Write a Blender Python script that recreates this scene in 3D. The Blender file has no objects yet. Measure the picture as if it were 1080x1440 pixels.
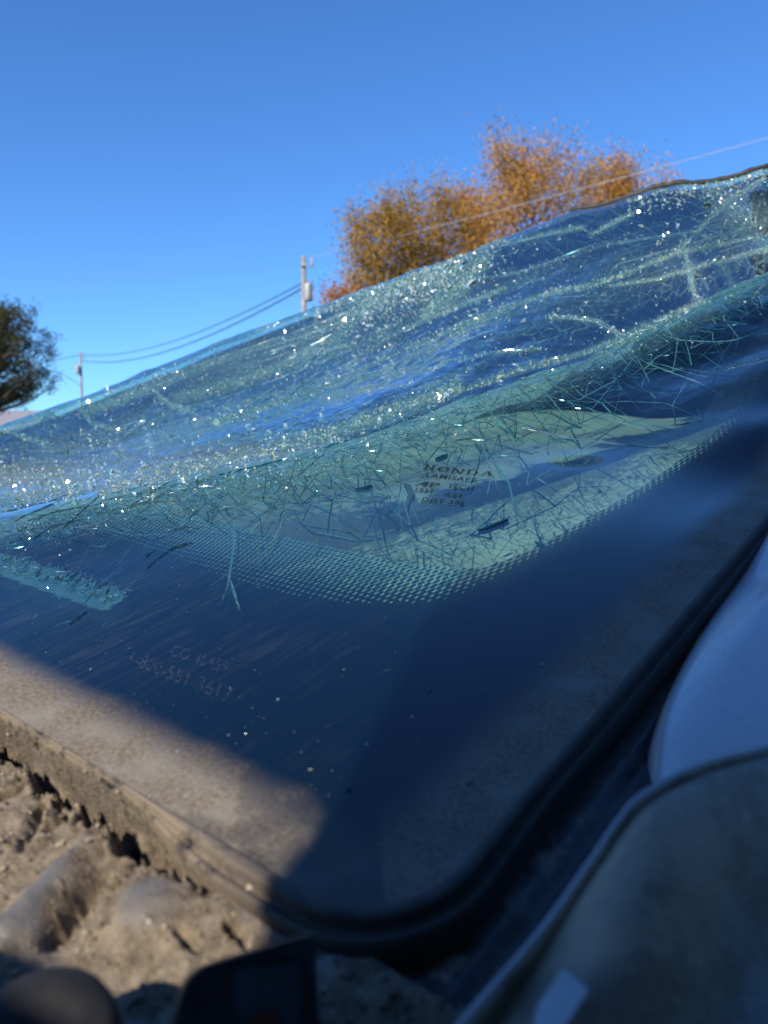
import bpy, bmesh, math, random
import numpy as np
from mathutils import Vector, Matrix
from mathutils.bvhtree import BVHTree

random.seed(7)
rng = np.random.default_rng(7)
S = bpy.context.scene
COL = S.collection

# ------------------------------------------------------------------ camera
PITCH = math.radians(4.2)
CAM = Vector((0, 0, 1.15))
FPX = 1088.0                      # focal length in photograph pixels (1080 x 1440)
cd = bpy.data.cameras.new('camera')
cam = bpy.data.objects.new('camera', cd)
COL.objects.link(cam)
cam.location = CAM
cam.rotation_euler = (math.radians(90) - PITCH, 0, 0)
cd.sensor_fit = 'VERTICAL'
cd.lens = 5.1
cd.sensor_height = 5.1 * 1440 / FPX
cd.sensor_width = cd.sensor_height * 0.75
cd.clip_start = 0.004
cd.clip_end = 6000
cd.dof.use_dof = True
cd.dof.focus_distance = 0.35
cd.dof.aperture_fstop = 3.3
S.camera = cam
RT = Vector((1, 0, 0))
FW = Vector((0, math.cos(PITCH), -math.sin(PITCH)))
UP = Vector((0, math.sin(PITCH), math.cos(PITCH)))

# ------------------------------------------------------------------ light
SUN_EL, SUN_AZ = 36.0, -146.0     # azimuth from +Y, clockwise seen from above
az, el = math.radians(SUN_AZ), math.radians(SUN_EL)
LDIR = Vector((math.sin(az) * math.cos(el), math.cos(az) * math.cos(el), math.sin(el)))
W = bpy.data.worlds.new('World')
S.world = W
W.use_nodes = True
nt = W.node_tree
bg = nt.nodes['Background']
sky = nt.nodes.new('ShaderNodeTexSky')
sky.sky_type = 'NISHITA'
sky.sun_disc = False
sky.sun_elevation = el
sky.sun_rotation = az
sky.altitude = 300
sky.air_density = 1.0
sky.dust_density = 0.1
sky.ozone_density = 3.0
hs = nt.nodes.new('ShaderNodeVectorMath')      # the phone's clear deep blue white balance
hs.operation = 'MULTIPLY'
hs.inputs[1].default_value = (0.50, 0.90, 1.36)
nt.links.new(sky.outputs[0], hs.inputs[0])
nt.links.new(hs.outputs[0], bg.inputs[0])
bg.inputs[1].default_value = 0.120
sd = bpy.data.lights.new('sun', 'SUN')
sd.energy = 4.6
sd.angle = math.radians(0.53)
sd.color = (1.0, 0.90, 0.74)
so = bpy.data.objects.new('sun', sd)
COL.objects.link(so)
so.rotation_euler = LDIR.to_track_quat('Z', 'Y').to_euler()
S.view_settings.view_transform = 'Standard'
S.view_settings.look = 'None'
S.view_settings.exposure = 0.30
S.view_settings.gamma = 1.0
S.view_settings.use_curve_mapping = False
S.cycles.max_bounces = 12
S.cycles.transparent_max_bounces = 24
S.cycles.glossy_bounces = 4
S.cycles.diffuse_bounces = 3
S.cycles.sample_clamp_indirect = 4.0
S.cycles.caustics_reflective = False
S.cycles.caustics_refractive = False

# ------------------------------------------------------------------ helpers
def P(px, py, z):
    """world point seen at photograph pixel (px, py) at depth z"""
    px, py, z = float(px), float(py), float(z)
    return CAM + (FW + RT * ((px - 540) / FPX) + UP * ((720 - py) / FPX)) * z

def link(name, me, mat=None, parent=None, kind=None, label=None, cat=None, group=None, smooth=False):
    o = bpy.data.objects.new(name, me)
    COL.objects.link(o)
    if mat is not None and me is not None:
        if not me.materials:
            me.materials.append(mat)
    if parent is not None:
        o.parent = parent
    if kind: o['kind'] = kind
    if label: o['label'] = label
    if cat: o['category'] = cat
    if group: o['group'] = group
    if smooth and me is not None:
        me.polygons.foreach_set('use_smooth', [True] * len(me.polygons))
    return o

def empty(name, loc, label, cat, group=None):
    o = bpy.data.objects.new(name, None)
    COL.objects.link(o)
    o.location = loc
    o['label'] = label; o['category'] = cat
    if group: o['group'] = group
    bpy.context.view_layer.update()
    return o

def par(o, root):
    """parent a mesh that holds world coordinates"""
    o.parent = root
    o.matrix_parent_inverse = Matrix.Translation(root.location).inverted() if root.parent is None else Matrix.Identity(4)
    return o

def mesh_from(name, verts, faces):
    me = bpy.data.meshes.new(name)
    me.from_pydata([tuple(v) for v in verts], [], faces)
    me.update()
    return me

def grid_mesh(name, V, keep=None):
    """V: array (n, m, 3) -> quad mesh; keep: bool (n-1, m-1)"""
    n, m = V.shape[:2]
    idx = np.arange(n * m).reshape(n, m)
    q = np.stack([idx[:-1, :-1], idx[1:, :-1], idx[1:, 1:], idx[:-1, 1:]], -1)
    q = q[keep] if keep is not None else q.reshape(-1, 4)
    used = np.unique(q)
    remap = np.full(n * m, -1); remap[used] = np.arange(len(used))
    q = remap[q]
    me = bpy.data.meshes.new(name)
    me.vertices.add(len(used))
    me.vertices.foreach_set('co', V.reshape(-1, 3)[used].astype(np.float32).ravel())
    me.loops.add(len(q) * 4)
    me.loops.foreach_set('vertex_index', q.ravel().astype(np.int32))
    me.polygons.add(len(q))
    me.polygons.foreach_set('loop_start', (np.arange(len(q)) * 4).astype(np.int32))
    me.polygons.foreach_set('use_smooth', [True] * len(q))
    me.update(calc_edges=True)
    me['n'] = 0
    return me, used

def add_attr(me, name, arr):
    a = me.attributes.new(name, 'FLOAT', 'POINT')
    a.data.foreach_set('value', np.asarray(arr, dtype=np.float32).ravel())

def add_attr3(me, name, arr):
    a = me.attributes.new(name, 'FLOAT_VECTOR', 'POINT')
    a.data.foreach_set('vector', np.asarray(arr, dtype=np.float32).ravel())

def h2(ix, iy, seed):
    n = (ix.astype(np.int64) * 374761393 + iy.astype(np.int64) * 668265263 + seed * 982451653) & 0xffffffff
    n = ((n ^ (n >> 13)) * 1274126177) & 0xffffffff
    return ((n ^ (n >> 16)) & 0xffff) / 65535.0

def vnoise(x, y, seed=0):
    x = np.asarray(x, float); y = np.asarray(y, float)
    ix = np.floor(x).astype(int); iy = np.floor(y).astype(int)
    fx = x - ix; fy = y - iy
    fx = fx * fx * (3 - 2 * fx); fy = fy * fy * (3 - 2 * fy)
    a = h2(ix, iy, seed); b = h2(ix + 1, iy, seed); c = h2(ix, iy + 1, seed); d = h2(ix + 1, iy + 1, seed)
    return (a * (1 - fx) + b * fx) * (1 - fy) + (c * (1 - fx) + d * fx) * fy

def fbm(x, y, seed=0, octv=5, rough=0.5):
    v = 0; a = 1; t = 0
    for i in range(octv):
        v = v + a * vnoise(x * 2 ** i + 17.3 * i, y * 2 ** i - 9.1 * i, seed + i)
        t += a; a *= rough
    return v / t

def sstep(a, b, x):
    t = np.clip((np.asarray(x, float) - a) / (b - a), 0, 1)
    return t * t * (3 - 2 * t)

def seg_dist(X, Y, poly):
    """distance to an open polyline"""
    d = np.full(X.shape, 1e9)
    for (x0, y0), (x1, y1) in zip(poly[:-1], poly[1:]):
        dx, dy = x1 - x0, y1 - y0
        L = dx * dx + dy * dy + 1e-12
        t = np.clip(((X - x0) * dx + (Y - y0) * dy) / L, 0, 1)
        d = np.minimum(d, np.hypot(X - x0 - t * dx, Y - y0 - t * dy))
    return d

def inside(X, Y, poly):
    r = np.zeros(X.shape, bool)
    n = len(poly)
    for i in range(n):
        x0, y0 = poly[i]; x1, y1 = poly[(i + 1) % n]
        c = ((y0 > Y) != (y1 > Y)) & (X < (x1 - x0) * (Y - y0) / (y1 - y0 + 1e-12) + x0)
        r ^= c
    return r

def catmull(pts, n=12):
    pts = [np.array(p, float) for p in pts]
    pts = [2 * pts[0] - pts[1]] + pts + [2 * pts[-1] - pts[-2]]
    out = []
    for i in range(1, len(pts) - 2):
        p0, p1, p2, p3 = pts[i - 1:i + 3]
        for k in range(n):
            t = k / n
            out.append(0.5 * ((2 * p1) + (-p0 + p2) * t + (2 * p0 - 5 * p1 + 4 * p2 - p3) * t * t + (-p0 + 3 * p1 - 3 * p2 + p3) * t ** 3))
    out.append(pts[-2])
    return out

# ---------------------------------------------------------------- materials
class NT:
    def __init__(s, name):
        s.m = bpy.data.materials.new(name); s.m.use_nodes = True
        s.t = s.m.node_tree; s.t.nodes.clear()
        s.out = s.n('ShaderNodeOutputMaterial')
    def n(s, typ, ins=None, **kw):
        nd = s.t.nodes.new(typ)
        for k, v in kw.items(): setattr(nd, k, v)
        for k, v in (ins or {}).items(): s.set(nd, k, v)
        return nd
    def set(s, nd, k, v):
        sock = nd.inputs[k]
        if isinstance(v, bpy.types.NodeSocket): s.t.links.new(v, sock)
        elif isinstance(v, bpy.types.Node): s.t.links.new(v.outputs[0], sock)
        else:
            if sock.type == 'RGBA' and len(v) == 3: v = (*v, 1)
            sock.default_value = v
    def math(s, op, a, b=0.0, clamp=False):
        nd = s.n('ShaderNodeMath', {0: a, 1: b}, operation=op); nd.use_clamp = clamp
        return nd.outputs[0]
    def mixc(s, f, a, b):
        nd = s.n('ShaderNodeMix', data_type='RGBA')
        s.set(nd, 0, f); s.set(nd, 6, a); s.set(nd, 7, b)
        return nd.outputs[2]
    def mixs(s, f, a, b):
        nd = s.n('ShaderNodeMixShader', {0: f, 1: a, 2: b}); return nd.outputs[0]
    def ramp(s, f, a, b):
        nd = s.n('ShaderNodeMapRange', {0: f, 1: a, 2: b}); nd.interpolation_type = 'SMOOTHSTEP'
        return nd.outputs[0]
    def attr(s, name, vec=False):
        nd = s.n('ShaderNodeAttribute', attribute_name=name)
        return nd.outputs['Vector' if vec else 'Fac']
    def noise(s, vec, scale, detail=4.0, rough=0.55, dist=0.0):
        nd = s.n('ShaderNodeTexNoise', {'Scale': scale, 'Detail': detail, 'Roughness': rough, 'Distortion': dist})
        if vec is not None: s.set(nd, 'Vector', vec)
        return nd.outputs['Fac']
    def scale(s, vec, xyz, rot=(0, 0, 0)):
        nd = s.n('ShaderNodeMapping', {'Vector': vec, 'Scale': xyz, 'Rotation': rot}); return nd.outputs[0]
    def obj(s):
        return s.n('ShaderNodeTexCoord').outputs['Object']
    def bump(s, h, strength=0.3, dist=0.001, nrm=None):
        nd = s.n('ShaderNodeBump', {'Height': h, 'Strength': strength, 'Distance': dist})
        if nrm is not None: s.set(nd, 'Normal', nrm)
        return nd.outputs[0]
    def pbr(s, color, rough=0.5, metal=0.0, normal=None, coat=0.0, spec=0.5):
        ins = {'Base Color': color, 'Roughness': rough, 'Metallic': metal, 'Coat Weight': coat, 'Specular IOR Level': spec}
        if normal is not None: ins['Normal'] = normal
        return s.n('ShaderNodeBsdfPrincipled', ins).outputs[0]
    def done(s, sh):
        s.t.links.new(sh, s.out.inputs[0]); return s.m

def simple(name, c1, c2=None, scale=30.0, rough=0.6, metal=0.0, bumpd=0.0, coat=0.0, detail=5.0):
    t = NT(name)
    f = t.noise(t.obj(), scale, detail)
    col = t.mixc(t.ramp(f, 0.35, 0.65), c1, c2 or c1)
    nrm = t.bump(f, 0.6, bumpd) if bumpd else None
    return t.done(t.pbr(col, rough, metal, nrm, coat))

def tube(pts, r, n=6):
    V = []; F = []
    for i, p_ in enumerate(pts):
        d = (pts[min(i + 1, len(pts) - 1)] - pts[max(i - 1, 0)]).normalized()
        e1 = d.cross(Vector((0, 0, 1)));  e1 = e1.normalized() if e1.length > 1e-6 else Vector((1, 0, 0)); e2 = d.cross(e1)
        rr_ = r(i) if callable(r) else r
        for k in range(n):
            a = 2 * math.pi * k / n; V.append(p_ + (e1 * math.cos(a) + e2 * math.sin(a)) * rr_)
        if i:
            for k in range(n): F.append(((i - 1) * n + k, (i - 1) * n + (k + 1) % n, i * n + (k + 1) % n, i * n + k))
    return V, F

# ------------------------------------------------- windshield plane frame
HGT = 0.10                                  # camera height over the glass plane
cv = lambda x, y, z: RT * x + UP * y + FW * z
D1 = cv((-789 - 540) / FPX, (720 - 514) / FPX, 1).normalized()     # along the cowl edge, away to the left
d2 = cv((1483 - 540) / FPX, (720 - 239) / FPX, 1).normalized()     # up the pillar edge
N = D1.cross(d2)
if N.z < 0: N = -N
N.normalize()
D2 = N.cross(D1)
if D2.dot(d2) < 0: D2 = -D2
def ray(px, py):
    px, py = float(px), float(py)
    return cv((px - 540) / FPX, (720 - py) / FPX, 1)
def onplane(px, py, w=0.0):
    r = ray(px, py)
    return CAM + r * ((HGT - w) / -(N.dot(r)))
C0 = onplane(553, 1346)
def st(p):
    v = p - C0
    return v.dot(D1), v.dot(D2), v.dot(N)
def stp(px, py, w=0.0):
    a = st(onplane(px, py, w)); return a[0], a[1]
def W3(s, t, w):
    """arrays -> world coordinates"""
    s = np.asarray(s, float)[..., None]; t = np.asarray(t, float)[..., None]; w = np.asarray(w, float)[..., None]
    return np.array(C0) + s * np.array(D1) + t * np.array(D2) + w * np.array(N)
def topix(Pw):
    v = Pw - np.array(CAM)
    z = v @ np.array(FW)
    return 540 + FPX * (v @ np.array(RT)) / z, 720 - FPX * (v @ np.array(UP)) / z, z

# ------------------------------------------------- surface deformation
ctl = []
def cp(px, py, z):
    a = st(P(px, py, z)); ctl.append(a)
def cw(s, t, w=0.0): ctl.append((s, t, w))
for s in (0, .05, .1, .16, .24, .34, .46, .6):
    cw(s, 0)
for s in (0.0, .04, .1, .17): cw(s, .05); cw(s, .1)
for t in (.18, .26): cw(0, t, 0); cw(.04, t, 0)
cw(0, .34, .010); cw(.0, .44, .026)
for px, py in ((540, 770), (690, 770), (650, 690), (800, 660), (900, 620), (420, 730), (330, 720), (760, 620), (560, 680), (200, 760), (90, 790), (250, 850)):
    a = stp(px, py); cw(a[0], a[1], 0)
RIDGE = [(-150, 775, .335), (-60, 757, .34), (0, 742, .35), (100, 712, .365), (200, 690, .38), (300, 667, .395), (430, 635, .415), (540, 600, .44), (650, 560, .465), (750, 525, .495), (870, 476, .535), (980, 430, .58), (1080, 386, .64), (1180, 340, .70)]
for px, py, w_ in ((1000, 575, .009), (950, 530, .012), (1080, 520, .021), (1150, 500, .025), (1080, 600, .010)):
    a = stp(px, py, w_); cw(a[0], a[1], w_)
for x, y, z in RIDGE: cp(x, y, z)
EDGE = [(-260, 675, .80), (-120, 640, .88), (0, 605, .98), (100, 572, 1.04), (200, 531, 1.08), (310, 487, 1.1), (430, 440, 1.08), (520, 405, 1.03), (600, 376, .97), (700, 336, .91), (800, 300, .86), (880, 278, .83), (950, 259, .81), (1080, 233, .79), (1200, 205, .79)]
for i, (x, y, z) in enumerate(EDGE):
    cp(x, y, z)
    a = st(P(x, y, z))
    # surface rolls down behind the crest
    dirn = np.array([a[0] * .6, a[1] + .1]); dirn /= np.linalg.norm(dirn)
    cw(a[0] + dirn[0] * .09, a[1] + dirn[1] * .09, a[2] - .055)
def yE(x): return np.interp(x, [e[0] for e in EDGE], [e[1] for e in EDGE])
def zE(x): return np.interp(x, [e[0] for e in EDGE], [e[2] for e in EDGE])
def yR(x): return np.interp(x, [e[0] for e in RIDGE], [e[1] for e in RIDGE])
def zR(x): return np.interp(x, [e[0] for e in RIDGE], [e[2] for e in RIDGE])
for x in (430, 540, 650, 750, 870, 980, 1080):     # hidden hollow behind the fold, then the rising far half
    k = np.interp(x, [400, 600], [.3, 1])
    cp(x, yR(x) + 34 * k, zR(x) * 1.15)
    cp(x, yR(x) - 6, zR(x) * np.interp(x, [430, 1180], [1.30, 1.20]))
for x in (-60, 60, 180, 300, 430, 540, 650, 750, 870, 980, 1080):
    a, b = yR(x), yE(x)
    for f, g in ((.35, .42), (.68, .75)):
        y = a + (b - a) * f
        z = zR(x) * 1.15 + (zE(x) - zR(x) * 1.15) * g
        y += 6 * math.sin(x * .021 + f * 9)
        cp(x, y, z)
ctl = np.array(ctl)
def tps_fit(c, lam=1e-5):
    n = len(c)
    r2 = ((c[:, None, :2] - c[None, :, :2]) ** 2).sum(-1)
    K = np.where(r2 > 0, r2 * np.log(r2 + 1e-20) * .5, 0) + lam * np.eye(n)
    Pm = np.c_[np.ones(n), c[:, :2]]
    A = np.zeros((n + 3, n + 3)); A[:n, :n] = K; A[:n, n:] = Pm; A[n:, :n] = Pm.T
    return np.linalg.solve(A, np.r_[c[:, 2], 0, 0, 0])
TPS = tps_fit(ctl)
def wsurf(s, t):
    s = np.asarray(s, float); t = np.asarray(t, float)
    n = len(ctl)
    w = TPS[n] + TPS[n + 1] * s + TPS[n + 2] * t
    for i in range(n):
        r2 = (s - ctl[i, 0]) ** 2 + (t - ctl[i, 1]) ** 2
        w = w + TPS[i] * .5 * r2 * np.log(r2 + 1e-20)
    # small crumples in the crushed half only; the printed rim stays flat
    d = np.minimum(s, t)
    far = sstep(.30, .50, s * .55 + t)
    flat = sstep(.0, .06, d)
    hold = sstep(.0, .03, d)
    w = w * (hold + (1 - hold) * sstep(.18, .40, t)) + far * flat * (.007 * (fbm(s * 9, t * 9, 3, 3) - .5) + .0035 * (fbm(s * 40, t * 40, 5, 3) - .5))
    return w

# boundaries of the glass in (s, t)
R0 = .020
near = [(.62 * (1 - k / 60) ** 1.0 + R0 * (k / 60), 0.0) for k in range(61)]
for k in range(1, 13):
    a = math.pi / 2 * k / 12
    near.append((R0 - R0 * math.sin(a), R0 - R0 * math.cos(a)))
near += [(0.0, R0 + (.80 - R0) * k / 70) for k in range(1, 71)]
far = []
for x, y, z in EDGE:
    a = st(P(x, y, z)); far.append((a[0] * 1.0 , a[1] + .001))
far = catmull(far, 10)
def resample(poly, n, pw=None):
    poly = np.array(poly); d = np.r_[0, np.cumsum(np.hypot(*np.diff(poly, axis=0).T))]
    u = np.linspace(0, d[-1], n)
    return np.c_[np.interp(u, d, poly[:, 0]), np.interp(u, d, poly[:, 1])]
NU, NV = 620, 460
nb = np.array(near); dn = np.r_[0, np.cumsum(np.hypot(*np.diff(nb, axis=0).T))]
un = np.linspace(0, 1, NU)
# more columns near the corner
cpos = dn[66] / dn[-1]
uw = np.where(un < .5, cpos * (1 - (1 - un * 2) ** 1.7), cpos + (1 - cpos) * ((un - .5) * 2) ** 1.7)
ns = np.interp(uw * dn[-1], dn, nb[:, 0]); nt_ = np.interp(uw * dn[-1], dn, nb[:, 1])
fb = resample(far, 400); df = np.linspace(0, 1, 400)
fu = np.interp(un, [0, .5, 1], [0, .5, 1])
fs = np.interp(fu, df, fb[:, 0]); ft = np.interp(fu, df, fb[:, 1])
v = np.linspace(0, 1, NV) ** 1.25
GS = ns[:, None] + (fs - ns)[:, None] * v[None]
GT = nt_[:, None] + (ft - nt_)[:, None] * v[None]
GW = wsurf(GS, GT)
GP = W3(GS, GT, GW)
PX, PY, PZ = topix(GP)

_id = np.arange(NU * NV).reshape(NU, NV)
_q = np.stack([_id[:-1, :-1], _id[1:, :-1], _id[1:, 1:], _id[:-1, 1:]], -1).reshape(-1, 4)
bvh = BVHTree.FromPolygons([tuple(x) for x in GP.reshape(-1, 3)], _q.tolist(), epsilon=0)
def hit(px, py):
    r = ray(px, py).normalized()
    h = bvh.ray_cast(CAM, r)
    if h[0] is None: return None
    n = h[1]
    if n.dot(N) < 0: n = -n
    return h[0], n
def seen_st(x, y):
    h = hit(x, y) if x > 380 else None
    if h is None: return stp(x, y)
    a = st(h[0]); return a[0], a[1]

# distance into the glass from its edge
def edge_dist(s, t):
    q0 = R0 - s; q1 = R0 - t
    return R0 - (np.hypot(np.maximum(q0, 0), np.maximum(q1, 0)) + np.minimum(np.maximum(q0, q1), 0))
ED = edge_dist(GS, GT)

# printed border: inner (clear) line and outer (solid) line
inner = [(-260, 740), (-120, 722), (0, 716), (120, 708), (200, 712), (300, 726), (430, 752), (540, 775), (640, 787), (690, 784), (760, 755), (830, 716), (900, 677), (1000, 602), (1080, 528), (1250, 410)]
outer = [(-260, 800), (-120, 790), (0, 752), (120, 745), (220, 768), (300, 798), (400, 826), (480, 838), (560, 841), (630, 832), (700, 800), (770, 764), (840, 724), (912, 684), (1010, 613), (1086, 540), (1255, 424)]
innS = [seen_st(x, y) for x, y in catmull(inner, 6)]
outS = [seen_st(x, y) for x, y in catmull(outer, 6)]
def side(poly):
    closed = [(-5, -5)] + [( 5, -5)][:0] + [(poly[0][0] + .0, -5)] + list(poly) + [(-5, poly[-1][1])]
    return closed
near_mask = (GS < .75) & (GT < .85)
def sdist(poly):
    d = seg_dist(GS, GT, poly)
    ins = inside(GS, GT, [(2, -3), (poly[0][0] + 2, poly[0][1])] + list(poly) + [(poly[-1][0], 5), (-3, 5), (-3, -3)])
    return np.where(ins, d, -d)
DI = sdist(innS); DO = sdist(outS)

# crush map: zones where the laminate is broken to grit (strokes follow the damage)
def stroke(pts, width, amp):
    return amp * np.exp(-(seg_dist(PX, PY, pts) / width) ** 2)
ridge_pts = [(r[0], r[1]) for r in RIDGE]; edge_pts = [(e[0], e[1]) for e in EDGE]
farside = (PZ > np.interp(PX, [r[0] for r in RIDGE], [r[2] for r in RIDGE]) * 1.03)
nz = fbm(PX / 90, PY / 30, 11, 4)
nz2 = fbm((PX * .9 + PY * .42 * 0) / 160 , (PY + PX * .36) / 13, 12, 4)
cr = np.zeros_like(PX)
STROKES = [
    ([(130, 575), (300, 510), (430, 470), (520, 430)], 14, .8), ([(250, 560), (380, 520), (480, 470), (560, 400)], 11, .75),
    ([(500, 420), (560, 400), (640, 380)], 24, .95), ([(600, 440), (650, 400), (680, 365)], 14, .9),
    ([(0, 668), (150, 664), (300, 650), (420, 625)], 26, .85), ([(0, 700), (100, 690)], 14, .7),
    ([(430, 620), (540, 585), (640, 545)], 20, .5), ([(0, 608), (200, 534), (420, 446), (600, 378), (700, 338)], 8, .8),
    ([(60, 640), (200, 600), (330, 590)], 8, .4), ([(150, 690), (300, 650), (430, 618), (540, 583), (640, 545)], 14, 1.0),
    ([(1010, 275), (1050, 320), (1080, 330)], 26, .5),
    ([(0, 650), (300, 575), (560, 480)], 42, .45), ([(560, 480), (800, 405), (1080, 320)], 40, .22), ([(150, 560), (420, 470), (600, 400)], 30, .45),
    # thin bright fracture lines
    ([(300, 592), (420, 560), (540, 505), (640, 462), (760, 415), (850, 396), (950, 356), (1080, 330)], 4, 1.0),
    ([(480, 520), (540, 478), (620, 440), (710, 405)], 3.5, .9), ([(860, 402), (920, 393), (1000, 370), (1080, 350)], 3.5, 1.0),
    ([(960, 335), (968, 375), (978, 418)], 4, .9), ([(948, 358), (1020, 285), (1080, 248)], 3.5, .8),
    ([(960, 262), (1030, 254), (1080, 236)], 5, 1.0), ([(830, 330), (890, 300)], 3, .9), ([(775, 445), (835, 450), (878, 474)], 3.5, .8),
    ([(640, 552), (740, 517), (820, 497), (910, 460), (985, 425)], 5, 1.0), ([(620, 510), (700, 495), (760, 490)], 3, .6),
    ([(15, 609), (70, 626)], 3.5, 1.0), ([(108, 568), (130, 594), (170, 606)], 3.5, 1.0), ([(207, 533), (226, 560), (278, 584)], 3.5, 1.0),
    ([(330, 540), (420, 500), (500, 485)], 4, .7), ([(700, 345), (760, 330), (820, 320)], 4, .6), ([(640, 400), (740, 380), (850, 345), (980, 325)], 3, .45),
]
for pts, wd, am in STROKES: cr = np.maximum(cr, stroke(pts, wd, am))
cr = cr * (.5 + .9 * nz2)
cr = cr + .40 * sstep(.55, .8, nz2) * sstep(.4, .65, nz) * sstep(900, 500, PX)
cr = np.where(farside, cr, 0)
# near side: pale broken band just under the fold
band = np.clip((PY - yR(PX)) / np.interp(PX, [0, 300, 560, 800, 1080], [20, 44, 60, 36, 14]), 0, 9)
ncr = np.exp(-band ** 2) * (.35 + .7 * fbm(PX / 16, PY / 9, 14, 4))
cr = np.where(farside, cr, np.minimum(1, ncr * 1.15))
cr = np.clip(cr, 0, 1)

# ---------------------------------------------------------------- materials for the glass
def glass_mat():
    t = NT('shattered laminated glass')
    uv = t.attr('st', True)
    crush = t.attr('crush'); ed = t.attr('ed'); farf = t.attr('farf'); cow = t.attr('cowl')
    fine = t.noise(t.scale(uv, (420, 420, 420)), 1, 5, .65)
    wav = t.noise(t.scale(uv, (60, 110, 1)), 1, 4, .6)
    suv = t.scale(uv, (1.0, .42, 1.0), (0, 0, .35))
    hh = t.math('MULTIPLY', wav, t.math('MULTIPLY', farf, 1.0))
    nrm0 = t.bump(hh, .25, .0012)
    nrm2 = t.bump(fine, .9, .002)
    # every shard of the broken sheet leans its own way
    def lean(scale, amt):
        vo = t.n('ShaderNodeTexVoronoi', {'Vector': suv, 'Scale': scale}, feature='F1')
        c = t.n('ShaderNodeVectorMath', {0: vo.outputs['Color'], 1: (.5, .5, .5)}, operation='SUBTRACT')
        return t.n('ShaderNodeVectorMath', {0: c.outputs[0], 3: amt}, operation='SCALE').outputs[0]
    brk = t.attr('broken')
    v1 = lean(170.0, t.math('MULTIPLY', brk, .20)); v2 = lean(420.0, t.math('MULTIPLY', t.math('MULTIPLY', brk, t.math('ADD', .15, crush)), .50))
    sm = t.n('ShaderNodeVectorMath', {0: nrm0, 1: v1}, operation='ADD').outputs[0]
    sm = t.n('ShaderNodeVectorMath', {0: sm, 1: v2}, operation='ADD').outputs[0]
    nrm = t.n('ShaderNodeVectorMath', {0: sm}, operation='NORMALIZE').outputs[0]
    fr = t.n('ShaderNodeFresnel', {'IOR': 1.52, 'Normal': nrm}).outputs[0]
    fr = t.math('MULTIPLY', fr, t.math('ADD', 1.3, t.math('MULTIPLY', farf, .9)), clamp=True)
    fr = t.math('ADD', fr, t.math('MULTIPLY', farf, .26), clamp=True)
    tr = t.n('ShaderNodeBsdfTransparent', {'Color': (.56, .88, .88)})
    gl = t.n('ShaderNodeBsdfGlossy', {'Color': (.90, .97, 1), 'Roughness': .035, 'Normal': nrm})
    base = t.mixs(fr, tr.outputs[0], gl.outputs[0])
    def net(scale, w):
        vo = t.n('ShaderNodeTexVoronoi', {'Vector': suv, 'Scale': scale}, feature='DISTANCE_TO_EDGE')
        return t.n('ShaderNodeMapRange', {0: vo.outputs['Distance'], 1: w, 2: w * .3}).outputs[0]
    lines = t.math('MAXIMUM', t.math('MULTIPLY', net(170.0, .055), .75), t.math('MULTIPLY', net(420.0, .08), t.math('ADD', .12, crush)))
    # grit of crushed glass
    dcol = t.mixc(t.noise(t.scale(uv, (60, 60, 1)), 1, 3), (.09, .50, .48), (.34, .80, .72))
    dcol = t.mixc(t.attr('warm'), dcol, (.62, .58, .40))
    df_ = t.n('ShaderNodeBsdfDiffuse', {'Color': dcol, 'Normal': nrm2})
    tl = t.n('ShaderNodeBsdfTranslucent', {'Color': dcol, 'Normal': nrm2})
    g2 = t.n('ShaderNodeBsdfGlossy', {'Color': (.8, .95, .95), 'Roughness': .28, 'Normal': nrm2})
    grit = t.mixs(.35, t.mixs(.45, df_.outputs[0], tl.outputs[0]), g2.outputs[0])
    grit = t.mixs(.48, grit, tr.outputs[0])
    gm = t.math('MULTIPLY', crush, t.math('ADD', .35, t.math('MULTIPLY', t.ramp(fine, .35, .68), 1.0)), clamp=True)
    gm = t.math('MAXIMUM', t.math('MULTIPLY', gm, .85), t.math('MULTIPLY', lines, t.math('MULTIPLY', brk, .85)))
    base = t.mixs(gm, base, grit)
    # dust film lying on the rim
    dn_ = t.noise(t.scale(uv, (70, 70, 1)), 1, 6, .6)
    dn2 = t.noise(t.scale(uv, (900, 900, 1)), 1, 4, .6)
    lim = t.math('ADD', t.math('MULTIPLY', cow, .0140), t.math('MULTIPLY', t.math('SUBTRACT', 1.0, cow), .0165))
    e2 = t.math('ADD', ed, t.math('MULTIPLY', t.math('SUBTRACT', dn_, .5), .007))
    soft = t.n('ShaderNodeMapRange', {0: t.math('SUBTRACT', e2, lim), 1: .0085, 2: -.0055}); soft.interpolation_type = 'SMOOTHSTEP'
    thick = t.attr('thick')
    dm = t.math('MULTIPLY', soft.outputs[0], t.math('MULTIPLY', thick, t.math('ADD', .62, t.math('MULTIPLY', dn2, .55))), clamp=True)
    dust_c = t.mixc(t.ramp(dn2, .3, .7), (.16, .132, .10), (.27, .232, .185))
    dust_c = t.mixc(t.ramp(dn_, .42, .66), dust_c, (.27, .245, .21))
    dust = t.n('ShaderNodeBsdfDiffuse', {'Color': dust_c, 'Normal': t.bump(dn2, .3, .0003)})
    base = t.mixs(dm, base, dust.outputs[0])
    # thin haze of grime with wipe streaks
    st1 = t.noise(t.scale(uv, (520, 34, 1), (0, 0, .12)), 1, 5, .6)
    st2 = t.noise(t.scale(uv, (24, 24, 1)), 1, 4, .6)
    film = t.math('MULTIPLY', t.attr('grime'), t.math('MULTIPLY', t.ramp(st1, .42, .75), t.ramp(st2, .3, .75)))
    spk = t.ramp(t.noise(t.scale(uv, (1500, 1100, 1)), 1, 2, .5), .70, .80)
    film = t.math('ADD', t.math('MULTIPLY', film, .075), t.math('MULTIPLY', spk, t.math('MULTIPLY', t.attr('grime'), .5)), clamp=True)
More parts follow.
